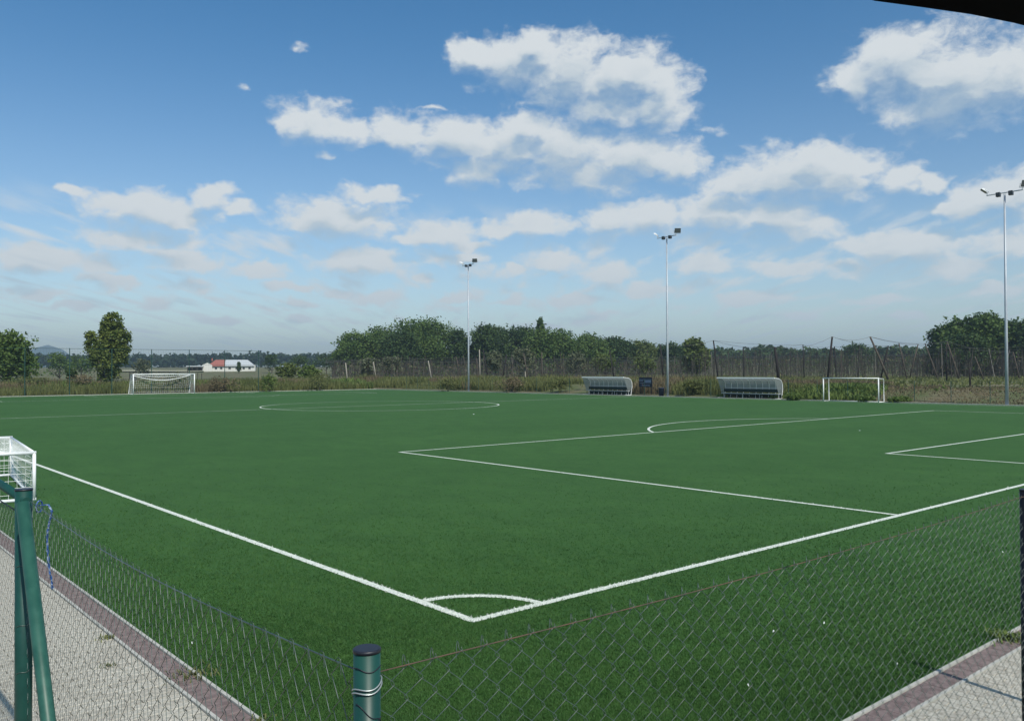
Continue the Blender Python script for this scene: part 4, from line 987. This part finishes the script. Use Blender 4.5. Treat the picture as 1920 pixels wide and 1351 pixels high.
# pale stubble strip in the far field
fs = MB(); pts = [(190, 290), (390, 300), (390, 335), (190, 330)]; 
n_ = 12; V = []
for i in range(n_+1):
    u = 195+(382-195)*i/n_
    for dd in (318, 345): x, y = atD(u, dd); V.append((x, y, float(gz(x, y))+.35))
fs.add(V, [(2*i, 2*i+2, 2*i+3, 2*i+1) for i in range(n_)]); tag(fs.build('stubble_field', M['farfield']), kind='structure')
# orchard stakes before the field
for i in range(26):
    u = 262+i*9.0+rng.uniform(-2, 2)
    if 385 < u: u = 240+(u-385)*.1+i*.2
    x, y = atD(u, 185+rng.uniform(0, 30)); z = float(gz(x, y)); o = MB().tube([(0, 0, -.1), (0, 0, 1.6+rng.uniform(0, .7))], .06, 6).build('field_stake', M['wood_dark']); o.location = (x, y, z)
    tag(o, 'thin dark stake in the field behind the far goal', 'stake', 'field stakes behind the far goal')
# hill
def hill():
    D = 4150; n = 24; V = []; F = []
    for i in range(n+1):
        u = -150+i*(640/n); x, y = atD(u, D); hgt = 98*math.exp(-abs((u-85)/50)**2.1)+26*math.exp(-((u-190)/90)**2)+14
        for j, (k, dd) in enumerate(((0, -260), (.6, -130), (1, 0), (.6, 160), (0, 330))):
            xx, yy = atD(u, D+dd); V.append((xx, yy, 6+hgt*k+(4*math.sin(u*.11+j) if k else -8)))
    for i in range(n):
        for j in range(4): F.append((i*5+j, (i+1)*5+j, (i+1)*5+j+1, i*5+j+1))
    me = bpy.data.meshes.new('hill'); me.from_pydata(V, [], F); me.materials.append(M['hill']); me.polygons.foreach_set('use_smooth', [True]*len(F)); tag(link('hill', me), kind='structure')
hill()
# ------------------------------------------------------------------ added black sheet standing in for a blurred shape close to the lens
def corner_obstruction():
    Z = 3.45
    def hit(u, v):
        d = ray(u, v); t = (Z-CAM[2])/d[2]; return np.array([CAM[0]+d[0]*t, CAM[1]+d[1]*t])
    edge = [hit(u, v) for u, v in ((1560, -22), (1640, 2), (1730, 14), (1820, 27), (1900, 43), (1960, 58), (2040, 84))]
    back = [edge[-1]+np.array([.10, -.40]), edge[0]+np.array([.15, -.35])]
    pts = [np.array(p)-edge[3] for p in edge+back]; k = len(pts)
    t = empty('corner_obstruction', (edge[3][0], edge[3][1], 0), label='added black sheet standing in for the blurred dark shape at the top right', cat='corner_obstruction')
    b = MB(); V = [(p[0], p[1], Z+(0 if i < 7 else .12)) for i, p in enumerate(pts)]+[(p[0], p[1], Z+.03+(0 if i < 7 else .12)) for i, p in enumerate(pts)]
    b.add(V, [tuple(range(k)), tuple(range(2*k-1, k-1, -1))]+[(i, k+i, k+(i+1) % k, (i+1) % k) for i in range(k)]).build('black_sheet', M['black'], t)
    q = pts[6]+np.array([.02, -.2]); MB().tube([(q[0], q[1], 0), (q[0], q[1], Z)], .022, 12).build('pole', M['dark_post'], t, smooth=True)  # invented support for the added sheet, out of view
corner_obstruction()
# ------------------------------------------------------------------ air
HAZE = .00030
def haze():
    b = MB(); b.box(-4600, 4600, -4600, 4600, -1.2, 150); m = bpy.data.materials.new('haze'); m.use_nodes = True; m.node_tree.nodes.clear(); g = NG(m.node_tree)
    v = g.n('ShaderNodeVolumePrincipled'); v.inputs['Density'].default_value = HAZE; v.inputs['Color'].default_value = (.66, .86, 1, 1); v.inputs['Anisotropy'].default_value = .2
    o = g.n('ShaderNodeOutputMaterial'); m.node_tree.links.new(v.outputs[0], o.inputs['Volume']); tag(b.build('haze', m), kind='stuff')
haze()
